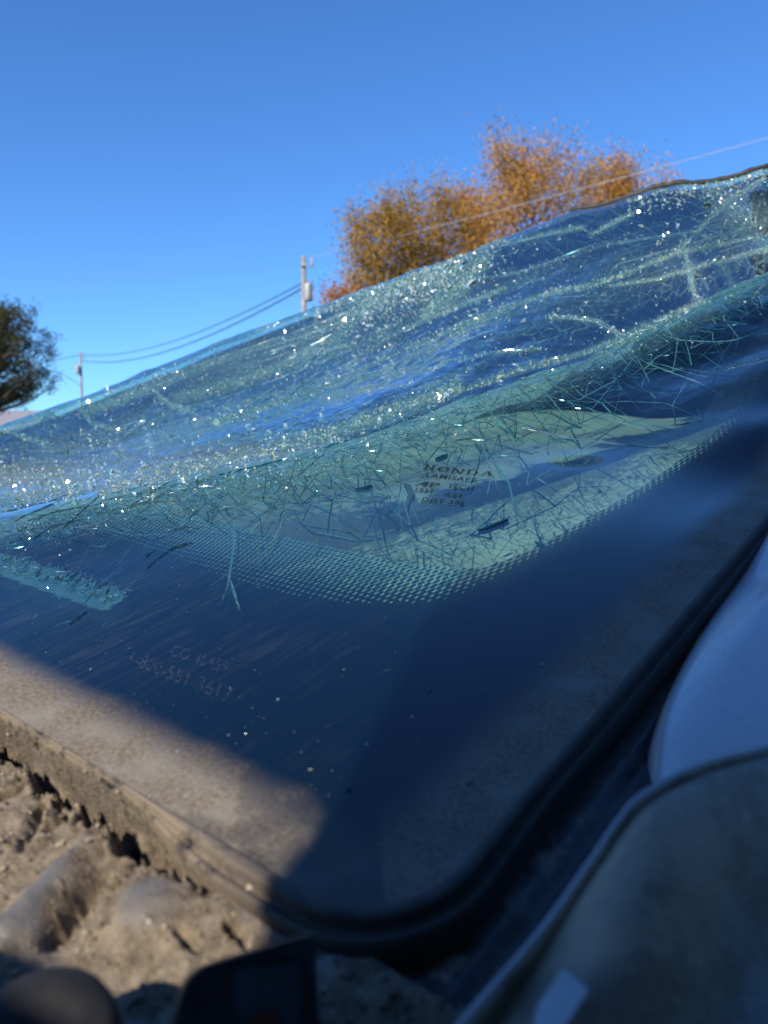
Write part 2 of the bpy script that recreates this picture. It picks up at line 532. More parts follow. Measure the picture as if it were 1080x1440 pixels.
    gd = t.n('ShaderNodeBsdfDiffuse', {'Color': (.42, .42, .40)})
    base = t.mixs(film, base, gd.outputs[0])
    return t.done(base)

def frit_mat():
    t = NT('black ceramic print')
    uv = t.attr('st', True)
    b = t.attr('band')      # 0 clear .. 1 solid
    hole = t.attr('hole')
    sc = t.n('ShaderNodeSeparateXYZ', {0: uv})
    p = .0025
    def lattice(ox, oy):
        x = t.math('SUBTRACT', t.math('FRACT', t.math('ADD', t.math('DIVIDE', sc.outputs[0], p), ox)), .5)
        y = t.math('SUBTRACT', t.math('FRACT', t.math('ADD', t.math('DIVIDE', sc.outputs[1], p * 2.5), oy)), .5)
        return t.math('SQRT', t.math('ADD', t.math('MULTIPLY', x, x), t.math('MULTIPLY', y, y)))
    d = t.math('MINIMUM', lattice(0, 0), lattice(.5, .5))
    r = t.n('ShaderNodeMapRange', {0: b, 1: -.05, 2: 1.0, 3: .18, 4: .41}).outputs[0]
    dot = t.math('LESS_THAN', d, r)
    solid = t.math('GREATER_THAN', b, 1.0)
    on = t.math('MULTIPLY', t.math('GREATER_THAN', b, 0.0), t.math('MAXIMUM', dot, solid))
    on = t.math('MULTIPLY', on, t.math('SUBTRACT', 1.0, hole))
    k = t.pbr((.004, .010, .022), .25, spec=.5)
    inb = t.math('ADD', t.math('MULTIPLY', hole, .30), t.math('MULTIPLY', t.math('MULTIPLY', t.math('GREATER_THAN', b, 0.0), t.math('LESS_THAN', b, 1.0)), .34))     # cracked inner ply between the dots
    tr = t.n('ShaderNodeMixShader', {0: inb, 1: t.n('ShaderNodeBsdfTransparent').outputs[0], 2: t.n('ShaderNodeBsdfDiffuse', {'Color': (.22, .42, .50)}).outputs[0]})
    return t.done(t.mixs(on, tr.outputs[0], k))

def crack_mat():
    t = NT('fractured glass edge')
    tone = t.attr('tone')
    col = t.mixc(tone, (.003, .045, .075), (.44, .82, .84))
    n_ = t.noise(t.obj(), 600, 3)
    col = t.mixc(t.ramp(n_, .35, .7), col, t.mixc(tone, (.012, .10, .14), (.78, .92, .90)))
    d = t.n('ShaderNodeBsdfDiffuse', {'Color': col})
    tl = t.n('ShaderNodeBsdfTranslucent', {'Color': col})
    g = t.n('ShaderNodeBsdfGlossy', {'Color': (.85, .97, 1), 'Roughness': .14})
    tr = t.n('ShaderNodeBsdfTransparent', {'Color': (.12, .45, .52)})
    a = t.mixs(.4, d.outputs[0], tl.outputs[0])
    a = t.mixs(t.math('ADD', .15, t.math('MULTIPLY', tone, .3)), a, g.outputs[0])
    a = t.mixs(t.math('ADD', .22, t.math('MULTIPLY', tone, .22)), a, tr.outputs[0])
    return t.done(a)

def chip_mat():
    t = NT('glass grit')
    r = t.n('ShaderNodeNewGeometry').outputs['Random Per Island']
    col = t.mixc(r, (.30, .62, .56), (.80, .88, .82))
    d = t.n('ShaderNodeBsdfDiffuse', {'Color': col})
    g = t.n('ShaderNodeBsdfGlossy', {'Color': (1, 1, 1), 'Roughness': .16})
    tr = t.n('ShaderNodeBsdfTransparent', {'Color': (.8, .95, .93)})
    return t.done(t.mixs(.15, t.mixs(.5, d.outputs[0], g.outputs[0]), tr.outputs[0]))

# ---------------------------------------------------------------- the car
car = empty('wrecked_car', (C0.x, C0.y, 0), 'wrecked car seen across its shattered, sagging windshield and dirt-caked cowl corner', 'car')

gme, used = grid_mesh('windshield', GP)
fl = lambda A: A.reshape(-1)[used]
add_attr3(gme, 'st', np.stack([fl(GS), fl(GT), np.zeros(len(used))], -1))
add_attr(gme, 'crush', fl(cr)); add_attr(gme, 'ed', fl(ED))
farf = np.where(farside, sstep(0, 1, (PZ / np.interp(PX, [r[0] for r in RIDGE], [r[2] for r in RIDGE]) - 1) * 6), 0)
add_attr(gme, 'farf', fl(farf + .04))
broken = np.where(farside, farf * (.12 + .88 * np.clip(sstep(.40, .62, nz2) * .6 + cr * 1.2, 0, 1)), np.clip(ncr * 1.1, 0, 1) * .8)
# shards also hang together down the fold's near face
add_attr(gme, 'broken', fl(np.clip(broken, 0, 1)))
warm = np.exp(-((PX - 40) / 230) ** 2 - ((PY - 678) / 26) ** 2) + .6 * np.exp(-((PX - 260) / 200) ** 2 - ((PY - 640) / 22) ** 2)
add_attr(gme, 'warm', fl(np.clip(warm, 0, .9) * farside))
cowl = sstep(-.004, .010, GS - GT)
add_attr(gme, 'cowl', fl(cowl))
# dust lies thick along the cowl, thins out round the corner and up the pillar
thick = np.where(GS > GT, .97 - .62 * sstep(.052, .022, GS), .30 * sstep(.0, .02, GT) + .30)
thick = thick * np.where(GS < .055, .68 + .45 * sstep(.42, .62, fbm(GS * 150, GT * 150, 44, 4)), 1)
thick = np.where(GT > GS, .85 + .30 * fbm(GS * 60, GT * 60, 45, 3) * sstep(.02, .05, GT) - .1 * sstep(.05, .0, GT), thick)
add_attr(gme, 'thick', fl(np.clip(thick, 0, 1)))
grime = sstep(.02, .16, GS) * sstep(.16, .03, GT) * (1 - farf) + .10 * (1 - farf)
add_attr(gme, 'grime', fl(np.clip(grime, 0, 1)))
glass = par(link('windshield', gme, glass_mat(), label='shattered laminated glass sagging in a deep fold with a black printed border'), car)
def sub(name, me, mat, kind=None, label=None):
    return par_sub(link(name, me, mat, kind=kind, label=label), glass)
def par_sub(o, p):
    """sub-part: its part sits in world coordinates under the car"""
    o.parent = p
    o.matrix_parent_inverse = Matrix.Translation(car.location).inverted() @ Matrix.Translation(car.location)
    return o

# printed border 2.4 mm under the surface
bnd = np.where(DI <= 0, -1, np.where(DO >= 0, 2, DI / np.maximum(DI - DO, 1e-6)))
win = [(-90, 742), (0, 775), (90, 797), (172, 822), (176, 830), (150, 848), (138, 849), (60, 822), (0, 803), (-90, 775)]
winS = [stp(x, y) for x, y in win]
hole = inside(GS, GT, winS).astype(float)
gu = np.gradient(GP, axis=0); gv = np.gradient(GP, axis=1)
NN = np.cross(gu, gv); NN /= np.linalg.norm(NN, axis=-1, keepdims=True) + 1e-12
NN = np.where((NN @ np.array(N))[..., None] < 0, -NN, NN)
keepv = (DI > -.004)
keep = (keepv[:-1, :-1] | keepv[1:, 1:]) & ~farside[:-1, :-1] | (keepv[:-1, :-1] & (GT[:-1, :-1] < .08)) | (keepv[:-1, :-1] & (GS[:-1, :-1] < .05))
fme, fused = grid_mesh('printed_border', GP - NN * .0024, keep)
ff = lambda A: A.reshape(-1)[fused]
add_attr3(fme, 'st', np.stack([ff(GS), ff(GT), np.zeros(len(fused))], -1))
add_attr(fme, 'band', ff(np.clip(bnd, -1, 2))); add_attr(fme, 'hole', ff(hole))
sub('printed_border', fme, frit_mat())

# ---------------------------------------------------------------- cracks
def nz2_at(x, f): return float(sstep(.36, .62, fbm(np.array(x / 120.), np.array(f * 4.0), 77, 3)))
class Ribbons:
    def __init__(s): s.v = []; s.f = []; s.t = []
    def add(s, pix, width, tone, depth=.0016, joined=False):
        pts = []
        for x, y in pix:
            h = hit(x, y)
            if h is None: continue
            if pts and (h[0] - pts[-1][0]).length > .06: break
            pts.append(h)
        if len(pts) < 2: return
        n = len(pts); b = len(s.v)
        side_ = random.uniform(-1, 1)
        if joined: side_ = random.choice([-.45, .45]); depth = .0012
        for i, (p, nn) in enumerate(pts):
            q = pts[min(i + 1, n - 1)][0] - pts[max(i - 1, 0)][0]
            lat = nn.cross(q)
            if lat.length < 1e-9: lat = D1.copy()
            lat.normalize()
            if i == 0: dp = depth * (.45 if tone > .4 else 1.0)
            w = width * (math.sin(math.pi * (i + .6) / (n + .2)) ** .6) * random.uniform(.5, 1.3)
            if joined: w = width
            p0 = p - nn * .0002
            s.v.append(p0 - lat * w * .5)
            s.v.append(p0 + lat * w * .5 - nn * dp * (side_ + random.uniform(-.3, .3)) * .5)
            s.t += [tone, tone]
            if i:
                a = b + 2 * i
                s.f.append((a - 2, a - 1, a + 1, a))
    def build(s, name, mat):
        me = mesh_from(name, s.v, s.f)
        add_attr(me, 'tone', s.t)
        return me

def walk(x, y, ang, length, step=7, jit=.16, bend=0.0):
    """straight runs joined by sharp kinks, the way glass breaks"""
    pts = [(x, y)]
    L = 0; run = random.uniform(8, 34)
    while L < length:
        if L > run:
            ang += random.gauss(0, jit * 2.0); run = L + random.uniform(20, 70)
        ang += bend
        x += math.cos(ang) * step; y += math.sin(ang) * step; L += step
        pts.append((x, y))
    return pts, ang

Rb = Ribbons()
def tang(x): return math.atan2(yR(x + 20) - yR(x - 20), 40)
def fan_angle(x):
    return math.radians(np.interp(x, [60, 300, 480, 620, 740, 850, 960, 1080], [152, 128, 116, 98, 62, 38, 28, 20]))
def tone_for(x, y):
    p = np.interp(x, [300, 650, 800, 1000], [.22, .22, .5, .72])
    return random.uniform(.6, 1.0) if random.random() < p else random.uniform(0, .28)
# long fan cracks running down from the fold
for i in range(55):
    x = random.uniform(220, 1100)
    y = yR(x) + random.uniform(1, 26)
    a = fan_angle(x) + random.gauss(0, .28)
    if x > 780 and random.random() < .45 or 540 < x < 740 and random.random() < .55: continue
    L = random.choice([40, 60, 90, 130, 190]) * random.uniform(.7, 1.2)
    if x > 780: L *= .8
    pts, a2 = walk(x, y, a, L, jit=.16 if x < 760 else .07)
    w = random.uniform(.0003, .0011) if x < 760 else random.uniform(.0002, .0006)
    Rb.add(pts, w, tone_for(x, y))
    for k in range(random.choice([0, 1, 1, 2])):
        j = random.randrange(1, len(pts))
        q, _ = walk(pts[j][0], pts[j][1], a + random.choice([-1, 1]) * random.uniform(.35, .9), L * random.uniform(.2, .55))
        Rb.add(q, w * .7, tone_for(*pts[j]))
# cracks running with the fold
for i in range(60):
    x = random.uniform(-20, 1060)
    off = abs(random.gauss(0, 1)) * np.interp(x, [0, 250, 560, 800, 1080], [10, 22, 30, 26, 16]) + 2
    a = tang(x) + random.gauss(0, .13) + (math.pi if random.random() < .5 else 0)
    pts, _ = walk(x, yR(x) + off, a, random.uniform(30, 150), jit=.10)
    pts = [(u, max(v_, yR(u) + 1.5)) for u, v_ in pts]
    Rb.add(pts, random.uniform(.0002, .0007), tone_for(x, 0) if random.random() < .8 else random.uniform(.3, .6))
# long near-horizontal cracks crossing the clear glass on the right
for (x, y, a, L, tn) in ((560, 610, -.02, 190, .05), (650, 590, .08, 260, .08), (700, 566, .16, 300, .1), (720, 598, .22, 220, .2), (760, 560, .10, 320, .9), (800, 540, .30, 250, .95), (840, 520, .42, 230, .9),
                      (870, 500, .26, 220, 1), (900, 505, .45, 130, 1), (930, 470, .3, 180, .8), (640, 620, -.12, 110, .05), (770, 620, .55, 190, .7), (830, 575, .48, 140, .9), (700, 610, .75, 160, .2), (880, 450, .38, 200, .7), (950, 440, .3, 160, .9)):
    pts, _ = walk(x, y, a, L, jit=.07)
    Rb.add(pts, .0008, tn)
for k in range(26):      # the folded crest itself, bright and dark lines of thick glass
    x = random.uniform(150, 1000); L = random.uniform(60, 260)
    o_ = random.uniform(.5, 5)
    Rb.add([(u, yR(u) + o_ + random.gauss(0, .3)) for u in np.arange(x, min(1100, x + L), 6)], random.uniform(.0005, .0012), random.choice([0, 0, .03, .8]))
# connected network of shards in the dense band
from mathutils.geometry import delaunay_2d_cdt
def network(pts, dest, keep, width, tones, sx=1.0, maxlen=60):
    """straight joined cracks between scattered break points"""
    rot = -.34; c_, s_ = math.cos(rot), math.sin(rot)
    q = [Vector(((x * c_ - y * s_) * sx, x * s_ + y * c_)) for x, y in pts]
    vs_, es_, fs_, *_ = delaunay_2d_cdt(q, [], [], 0, 1e-4)
    back_ = [((v_.x / sx) * c_ + v_.y * s_, -(v_.x / sx) * s_ + v_.y * c_) for v_ in vs_]
    for a, b in es_:
        if random.random() > keep: continue
        p_, q_ = back_[a], back_[b]
        L = math.hypot(p_[0] - q_[0], p_[1] - q_[1])
        if L > maxlen: continue
        mx, my = (p_[0] + q_[0]) / 2, (p_[1] + q_[1]) / 2
        if 582 < mx < 698 and 652 < my < 712 and random.random() < .75: continue
        n_ = max(1, int(L / 6))
        jx, jy = random.gauss(0, .8), random.gauss(0, .8)
        dest.add([(p_[0] + (q_[0] - p_[0]) * k / n_ + jx * math.sin(math.pi * k / n_), p_[1] + (q_[1] - p_[1]) * k / n_ + jy * math.sin(math.pi * k / n_)) for k in range(n_ + 1)],
                 width * random.lognormvariate(0, .4), random.choice(tones), joined=True)
pts = []
for i in range(1000):
    x = random.uniform(-20, 1100)
    off = abs(random.gauss(0, 1)) * np.interp(x, [0, 250, 560, 800, 1080], [13, 30, 46, 40, 30]) + 1
    pts.append((x, yR(x) + off))
network(pts, Rb, .92, .00038, [0, 0, 0, .03, .06, .1, .5, 1], .5)
pts = []
for i in range(190):
    x = random.uniform(260, 1080); f = random.random()
    y0_ = yR(x); y1_ = np.interp(x, [260, 430, 640, 760, 900, 1080], [715, 750, 785, 750, 675, 535])
    pts.append((x, y0_ + (y1_ - y0_) * f))
network(pts, Rb, .66, .00044, [0, .0, .04, .1, .7, 1], .8, 110)

# fine splinters over the printed border at the left
for i in range(300):
    x = random.uniform(-20, 330); y = random.uniform(705, 900)
    if random.random() > np.interp(y - yR(x), [0, 60, 190], [1, .7, .15]): continue
    a = math.radians(random.gauss(-42, 9)) if y > 760 else tang(x) + random.gauss(-.2, .25)
    pts, _ = walk(x, y, a, random.uniform(8, 60) * (1.3 if y < 860 else .5), step=5, jit=.08)
    Rb.add(pts, random.uniform(.00012, .0003), random.choice([.05, .5, .8, .95]))
for i in range(420):     # crackle across the window in the border
    u = random.random(); x = 176 * u; y = 782 + 48 * u + random.uniform(0, 20)
    pts, _ = walk(x, y, math.radians(random.gauss(-40, 40)), random.uniform(5, 15), step=4, jit=.3)
    Rb.add(pts, random.uniform(.00015, .0004), random.choice([.1, .7, .9, 1]))
# bright scratches on the lower border
for i in range(26):
    x = random.uniform(420, 900); y = random.uniform(860, 1180)
    pts, _ = walk(x, y, math.radians(random.uniform(-50, -10)), random.uniform(5, 16), step=4, jit=.15)
    Rb.add(pts, .00012, random.uniform(.15, .5))
CM = crack_mat()
sub('crack_network', Rb.build('crack_network', CM), CM, kind='stuff')

# far half: crack lines
Rf = Ribbons()
pts = []
for i in range(1300):
    x = random.uniform(-30, 1100); f = random.random()
    if nz2_at(x, f) < random.random() * .9: continue
    pts.append((x, yR(x) + (yE(x) - yR(x)) * f - 3))
network(pts, Rf, .80, .00050, [0, .1, .3, .7, 1], .35, 90)
for pts, wd, am in STROKES:
    for k in range(10):
        o_ = random.gauss(0, wd * .7)
        q = catmull([(x + random.gauss(0, 2), y + o_ + random.gauss(0, 2)) for x, y in pts], 8)
        a = random.randrange(0, max(1, len(q) - 6)); b = min(len(q), a + random.randrange(6, 26))
        Rf.add([tuple(z) for z in q[a:b]], random.uniform(.0003, .0010), random.choice([.5, .8, 1]))
for k in range(9):      # arcs round an impact
    r_ = 40 + 17 * k
    pts = [(868 - r_ * 1.5 * math.cos(a), 480 - r_ * .36 * math.sin(a) - r_ * .05) for a in np.linspace(.15, 1.75, 26)]
    pts = [p_ for p_ in pts if p_[1] < yR(p_[0]) - 3]
    if len(pts) > 2: Rf.add(pts, .0006, .8)
sub('far_crack_network', Rf.build('far_crack_network', CM), CM, kind='stuff')

# grit and chips of glass lying on the surface
def chips(name, samples, parent_mat):
    V = []; F = []
    for px, py, size in samples:
        if 582 < px < 698 and 650 < py < 712: continue
        h = hit(px, py)
        if h is None: continue
        c = h[0] + h[1] * size * .4
        b = len(V)
        q = Matrix.Rotation(random.uniform(0, 6.28), 3, Vector((random.gauss(0, 1), random.gauss(0, 1), random.gauss(0, 1))).normalized())
        el_ = random.choice([.8, 1.2, 2.2])
        for v_ in ((1, 0, -.35), (-.5, .87, -.3), (-.5, -.87, -.4), (0, 0, .7)):
            V.append(c + q @ (Vector((v_[0] * el_, v_[1], v_[2])) * size * random.uniform(.6, 1.2)))
        F += [(b, b + 1, b + 3), (b + 1, b + 2, b + 3), (b + 2, b, b + 3), (b, b + 2, b + 1)]
    me = mesh_from(name, V, F)
    return me
smp = []
for pts, wd, am in STROKES:
    L = sum(math.hypot(b[0] - a[0], b[1] - a[1]) for a, b in zip(pts, pts[1:]))
    q = catmull(pts, 16)
    for k in range(int(L * am * (.9 + wd * .05) * .85)):
        c = random.choice(q)
        smp.append((c[0] + random.gauss(0, 6), c[1] + random.gauss(0, wd * .5), random.lognormvariate(math.log(.00068), .45)))
for k in range(2200):
    x = random.uniform(0, 1080); f = random.random() ** .8
    smp.append((x, yR(x) - 3 + (yE(x) - yR(x)) * f, random.lognormvariate(math.log(.0005), .5)))
for k in range(380):     # glitter at the left
    x = abs(random.gauss(0, 170)); smp.append((x, random.gauss(672, 16), random.lognormvariate(math.log(.0009), .4)))
for k in range(1500):
    x = random.gauss(585, 58); smp.append((x, yE(x) + abs(random.gauss(0, 32)) + 2, random.lognormvariate(math.log(.0014), .4)))
for k in range(420):
    x = random.uniform(880, 1080); smp.append((x, yE(x) + abs(random.gauss(0, 16)) + 3, random.lognormvariate(math.log(.0011), .4)))
CH = chip_mat()
sub('glass_grit', chips('glass_grit', smp, CH), CH, kind='stuff')
smp = []
for k in range(1100):
    x = random.uniform(0, 1080)
    smp.append((x, yR(x) + abs(random.gauss(0, 22)) + 1, random.lognormvariate(math.log(.00028), .45)))
for k in range(420):
    x = random.uniform(0, 900); y = random.uniform(720, 1130)
    if random.random() < np.interp(x, [0, 400, 900], [1, .55, .12]):
        smp.append((x, y, random.lognormvariate(math.log(.00013), .4)))
for x, y, s_ in ((762, 935, .0007), (391, 985, .0006), (484, 942, .0003), (640, 612, .0012), (655, 606, .0009), (648, 600, .0008), (580, 1008, .0003), (516, 1048, .0004)):
    smp.append((x, y, s_))
sub('fine_glass_dust', chips('fine_glass_dust', smp, CH), CH, kind='stuff')

# wider slivers standing in the clear glass
def sliver(pix, tone):
    hs_ = [hit(*p) for p in pix]
    top = [h[0] + h[1] * .0003 for h in hs_]; bot = [h[0] - h[1] * .0018 for h in hs_]
    n = len(top)
    F = [tuple(range(n)), tuple(range(2 * n - 1, n - 1, -1))] + [(i, (i + 1) % n, n + (i + 1) % n, n + i) for i in range(n)]
    me = mesh_from('glass_sliver', top + bot, F)
    add_attr(me, 'tone', [tone] * (2 * n))
    sub('glass_sliver', me, CM)
for pix, tn in (([(672, 746), (690, 738), (714, 730), (715, 731.5), (700, 738), (684, 744)], 0.0), ([(612, 645), (622, 640), (630, 639), (628, 641), (618, 645)], 0.0),
                ([(568, 680), (578, 683), (584, 696), (577, 704), (574, 716), (572, 702), (574, 692)], .1), ([(500, 688), (512, 688), (524, 684), (522, 682), (511, 685)], 0),
                ([(668, 622), (678, 629), (686, 630), (684, 634), (674, 631)], .15)):
    sliver(pix, tn)

# ---------------------------------------------------------------- stamp lettering
INK = NT('black stamp ink'); INK = INK.done(INK.mixs(.92, INK.n('ShaderNodeBsdfTransparent').outputs[0], INK.pbr((.004, .008, .014), .5)))
def place_flat(V2, F, org, xd, yd, lift, name, mat, label=None):
    """flat (x, y) outline in metres on the glass plane; org = (s, t)"""
    s = np.array([org[0] + v_[0] * xd[0] + v_[1] * yd[0] for v_ in V2]); t = np.array([org[1] + v_[0] * xd[1] + v_[1] * yd[1] for v_ in V2])
    w = wsurf(s, t) + lift
    return sub(name, mesh_from(name, W3(s, t, w), F), mat, label=label)
def font_mesh(txt, size, spacing=1.0, offset=0.0):
    cu = bpy.data.curves.new('lettering_curve', 'FONT')
    cu.body = txt; cu.size = size; cu.space_character = spacing; cu.offset = offset; cu.resolution_u = 3
    o = bpy.data.objects.new('lettering_tmp', cu); COL.objects.link(o)
    dg = bpy.context.evaluated_depsgraph_get()
    me = bpy.data.meshes.new_from_object(o.evaluated_get(dg))
    V = [tuple(v_.co[:2]) for v_ in me.vertices]; F = [tuple(p.vertices) for p in me.polygons]
    bpy.data.objects.remove(o); bpy.data.curves.remove(cu); bpy.data.meshes.remove(me)
    return V, F
def scaled(V, sx, sy, shear=0.0): return [(x * sx + y * sy * shear, y * sy) for x, y in V]
def fit(V, w, h):
    xs = [a for a, _ in V]; ys = [b for _, b in V]
    x0 = min(xs); y0 = min(ys)
    return [((x - x0) * w / (max(xs) - x0), (y - y0) * h / (max(ys) - y0)) for x, y in V]
XD, YD = (-1, 0), (0, 1)
def px_text(V, F, x0, y0, x1, hmm, name, mat, lift, label=None):
    return px_box(V, F, x0, y0, x1, y0 + (x1 - x0) * .10, hmm, .6, name, mat, lift)
def gst(x, y):
    h = hit(x, y)
    a = st(h[0]); return np.array(a[:2])
def px_box(V, F, x0, y0, x1, y1, hpx, lean, name, mat, lift):
    a = gst(x0, y0); b = gst(x1, y1); c = gst(x0 + hpx * lean, y0 - hpx)
    w = np.linalg.norm(b - a); h_ = np.linalg.norm(c - a)
    return place_flat(fit(V, w, h_), F, a, tuple((b - a) / w), tuple((c - a) / h_), lift, name, mat)
# slab serif word built from strokes
def word_slab():
    V = []; F = []
    def quad(a, b, c, d):
        n = len(V); V.extend([a, b, c, d]); F.append((n, n + 1, n + 2, n + 3))
    def rect(x0, y0, x1, y1): quad((x0, y0), (x1, y0), (x1, y1), (x0, y1))
    def diag(x0, y0, x1, y1, w): quad((x0 - w / 2, y0), (x0 + w / 2, y0), (x1 + w / 2, y1), (x1 - w / 2, y1))
    def ring(cx, cy, rx, ry, tx, ty, a0=0, a1=2 * math.pi, n=22):
        for i in range(n):
            a, b = a0 + (a1 - a0) * i / n, a0 + (a1 - a0) * (i + 1) / n
            quad((cx + rx * math.cos(a), cy + ry * math.sin(a)), (cx + rx * math.cos(b), cy + ry * math.sin(b)),
                 (cx + (rx - tx) * math.cos(b), cy + (ry - ty) * math.sin(b)), (cx + (rx - tx) * math.cos(a), cy + (ry - ty) * math.sin(a)))
    s_ = .12
    # H
    for x in (0.12, .72):
        rect(x, s_, x + .24, 1 - s_)
        rect(x - .12, 0, x + .36, s_); rect(x - .12, 1 - s_, x + .36, 1)
    rect(.36, .42, .72, .58)
    # O
    ring(1.82, .5, .52, .5, .24, .13)
    # N
    o = 2.5
    rect(o + .12, s_, o + .28, 1 - s_); rect(o, 0, o + .42, s_); rect(o, 1 - s_, o + .36, 1)
    rect(o + .92, .12, o + 1.08, 1 - s_); rect(o + .80, 1 - s_, o + 1.2, 1)
    diag(o + .94, 0, o + .26, 1 - s_ * .5, .26)
    # D
    o = 3.86
    rect(o + .10, s_, o + .34, 1 - s_); rect(o, 0, o + .5, s_); rect(o, 1 - s_, o + .5, 1)
    ring(o + .5, .5, .54, .5, .24, .12, -math.pi / 2, math.pi / 2, 12)
    # A
    o = 5.05
    diag(o + .22, s_, o + .58, 1, .12); diag(o + .92, s_, o + .62, 1, .26)
    rect(o, 0, o + .44, s_); rect(o + .68, 0, o + 1.18, s_); rect(o + .34, .32, o + .86, .44)
    return V, F
V, F = word_slab(); px_text(V, F, 594, 661, 693, 7.6, 'stamp_word', INK, .0004)
for txt, x0, y0, x1, h_, of in (('LAMISAFE', 598, 671.8, 669, 6, .0), ('TECH', 628, 687, 664, 5.8, .0), ('1334', 583, 692.5, 608, 5.6, .0), ('AS1', 623, 698.5, 647, 5.6, .0), ('DOT 376', 592, 706.5, 652, 6.2, .0)):
    V, F = font_mesh(txt, 1, 1.15, .02); px_text(V, F, x0, y0, x1, h_, 'stamp_lettering', INK, .0004)
# emblem: a solid wedge and a bold bowl
V = [(0, 0), (.9, 1), (1.35, 1), (1.25, 0), (.85, 0), (.88, .3), (.55, .3), (.3, 0)]; F = [(0, 7, 6, 1), (6, 5, 2, 1), (5, 4, 3, 2)]
n = len(V); V += [(1.5, 0), (1.8, 0), (1.8, 1), (1.5, 1), (1.8, .4), (2.3, .45), (2.5, .72), (2.3, 1), (1.8, .62), (2.15, .66), (2.2, .72), (2.15, .8), (1.8, .82)]
F += [(n, n + 1, n + 2, n + 3), (n + 4, n + 5, n + 9, n + 8), (n + 5, n + 6, n + 10, n + 9), (n + 6, n + 7, n + 11, n + 10), (n + 7, n + 2, n + 12, n + 11)]
px_text(V, F, 582, 684, 617, 7, 'stamp_emblem', INK, .0004)
# faded grease-pencil writing on the border
GP_ = NT('faded grease pencil')
fz = GP_.ramp(GP_.noise(GP_.obj(), 900, 4, .6), .40, .62)
GPM = GP_.done(GP_.mixs(GP_.math('MULTIPLY', fz, .12), GP_.n('ShaderNodeBsdfTransparent').outputs[0], GP_.n('ShaderNodeBsdfDiffuse', {'Color': (.42, .40, .40)}).outputs[0]))
def pen(txt, x0, y0, x1, y1, hmm):
    V, F = font_mesh(txt, 1, 1.05, -.012)
    px_box(V, F, x0, y0, x1, y1, hmm, .55, 'handwriting', GPM, .0003)
pen('1-800-551-3617', 180, 934, 322, 990, 17)
pen('CO 45459', 238, 922, 318, 948, 14)

# ---------------------------------------------------------------- rubber seal round the glass
def seal_mat():
    t = NT('black rubber seal')
    d = t.attr('dirt')
    n1 = t.noise(t.obj(), 160, 6, .6); n2 = t.noise(t.obj(), 1300, 4, .6)
    m = t.math('MULTIPLY', d, t.ramp(t.math('ADD', n1, t.math('MULTIPLY', n2, .3)), .45, .7))
    col = t.mixc(m, (.012, .013, .015), t.mixc(n2, (.16, .12, .08), (.32, .26, .19)))
    return t.done(t.pbr(col, .62, normal=t.bump(n2, .6, .0006)))
path = [(.66, 0.0)] + near[:-1]
pth = resample(path, 520)
tan_ = np.gradient(pth, axis=0); tan_ /= np.linalg.norm(tan_, axis=1, keepdims=True)
outn = np.c_[-tan_[:, 1], tan_[:, 0]]
outn *= np.sign((outn * (pth - np.array([.3, .3]))).sum(1))[:, None]
prof = [(-.0012, .0002), (-.0010, .0010), (.0002, .0014), (.0016, .0012), (.0021, -.0002), (.0026, -.0012), (.0034, -.0008), (.0042, -.0010), (.0048, -.0026), (.0050, -.0065)]
prof = np.array([tuple(p_) for p_ in catmull(prof, 3)])
SV = np.zeros((len(pth), len(prof), 3))
wob = fbm(np.arange(len(pth)) * .06, 0 * pth[:, 0], 31, 4) - .5
for j, (o_, z_) in enumerate(prof):
    kk = 1 - .80 * sstep(.035, .075, pth[:, 0]) - .30 * sstep(.01, .05, pth[:, 1]); oo = (o_ + wob * .0008) * kk - .0010 * (1 - kk); ss = pth[:, 0] + outn[:, 0] * oo; tt = pth[:, 1] + outn[:, 1] * oo
    SV[:, j] = W3(ss, tt, np.minimum(wsurf(np.clip(pth[:, 0], 0, 9), np.clip(pth[:, 1], 0, 9)), .003) + z_ * (.35 + .65 * kk))
sme, su = grid_mesh('rubber_seal', SV)
dirt = np.repeat(sstep(.015, .06, pth[:, 0])[:, None] * 1.0 + .12, len(prof), 1)
add_attr(sme, 'dirt', dirt.reshape(-1)[su])
par(link('rubber_seal', sme, seal_mat(), label='black rubber seal, caked with dirt along the cowl'), car)

# ---------------------------------------------------------------- cowl with dirt, dents
def cowl_mat():
    t = NT('dirt caked sheet metal')
    m = t.attr('metal'); o = t.obj()
    n1 = t.noise(o, 260, 6, .62); n2 = t.noise(o, 1500, 4, .6); n3 = t.noise(o, 70, 4, .5)
    dirt = t.mixc(t.ramp(n1, .3, .7), (.115, .088, .062), (.30, .245, .18))
    dirt = t.mixc(t.ramp(n2, .56, .75), dirt, (.46, .40, .32))
    dirt = t.mixc(t.ramp(n3, .55, .75), dirt, (.30, .27, .25))
    dirt = t.mixc(t.attr('bank'), dirt, t.mixc(t.ramp(n2, .35, .65), (.065, .055, .045), (.20, .17, .135)))
    met = t.pbr(t.mixc(n1, (.12, .115, .105), (.24, .225, .20)), .36, .25, t.bump(n2, .25, .0002))
    dd = t.pbr(dirt, .95, 0, t.bump(t.math('ADD', n1, n2), .8, .0008), spec=.15)
    f = t.math('ADD', m, t.math('MULTIPLY', t.math('SUBTRACT', n1, .5), .55), clamp=True)
    return t.done(t.mixs(t.n('ShaderNodeMapRange', {0: f, 1: .25, 2: .95}).outputs[0], dd, met))
ns_, nt2 = 900, 620
cs = np.linspace(-.03, .36, ns_)[:, None] + np.zeros((1, nt2)); ct = np.linspace(.0004, -.17, nt2)[None] + np.zeros((ns_, 1))
X, Y = cs * 1000, ct * 1000           # millimetres
def cst(px, py): a = stp(px, py, -.0034); return a[0] * 1000, a[1] * 1000
w0 = -6.0 - .10 * (-Y) * 0
hgt = np.full(X.shape, -3.4)
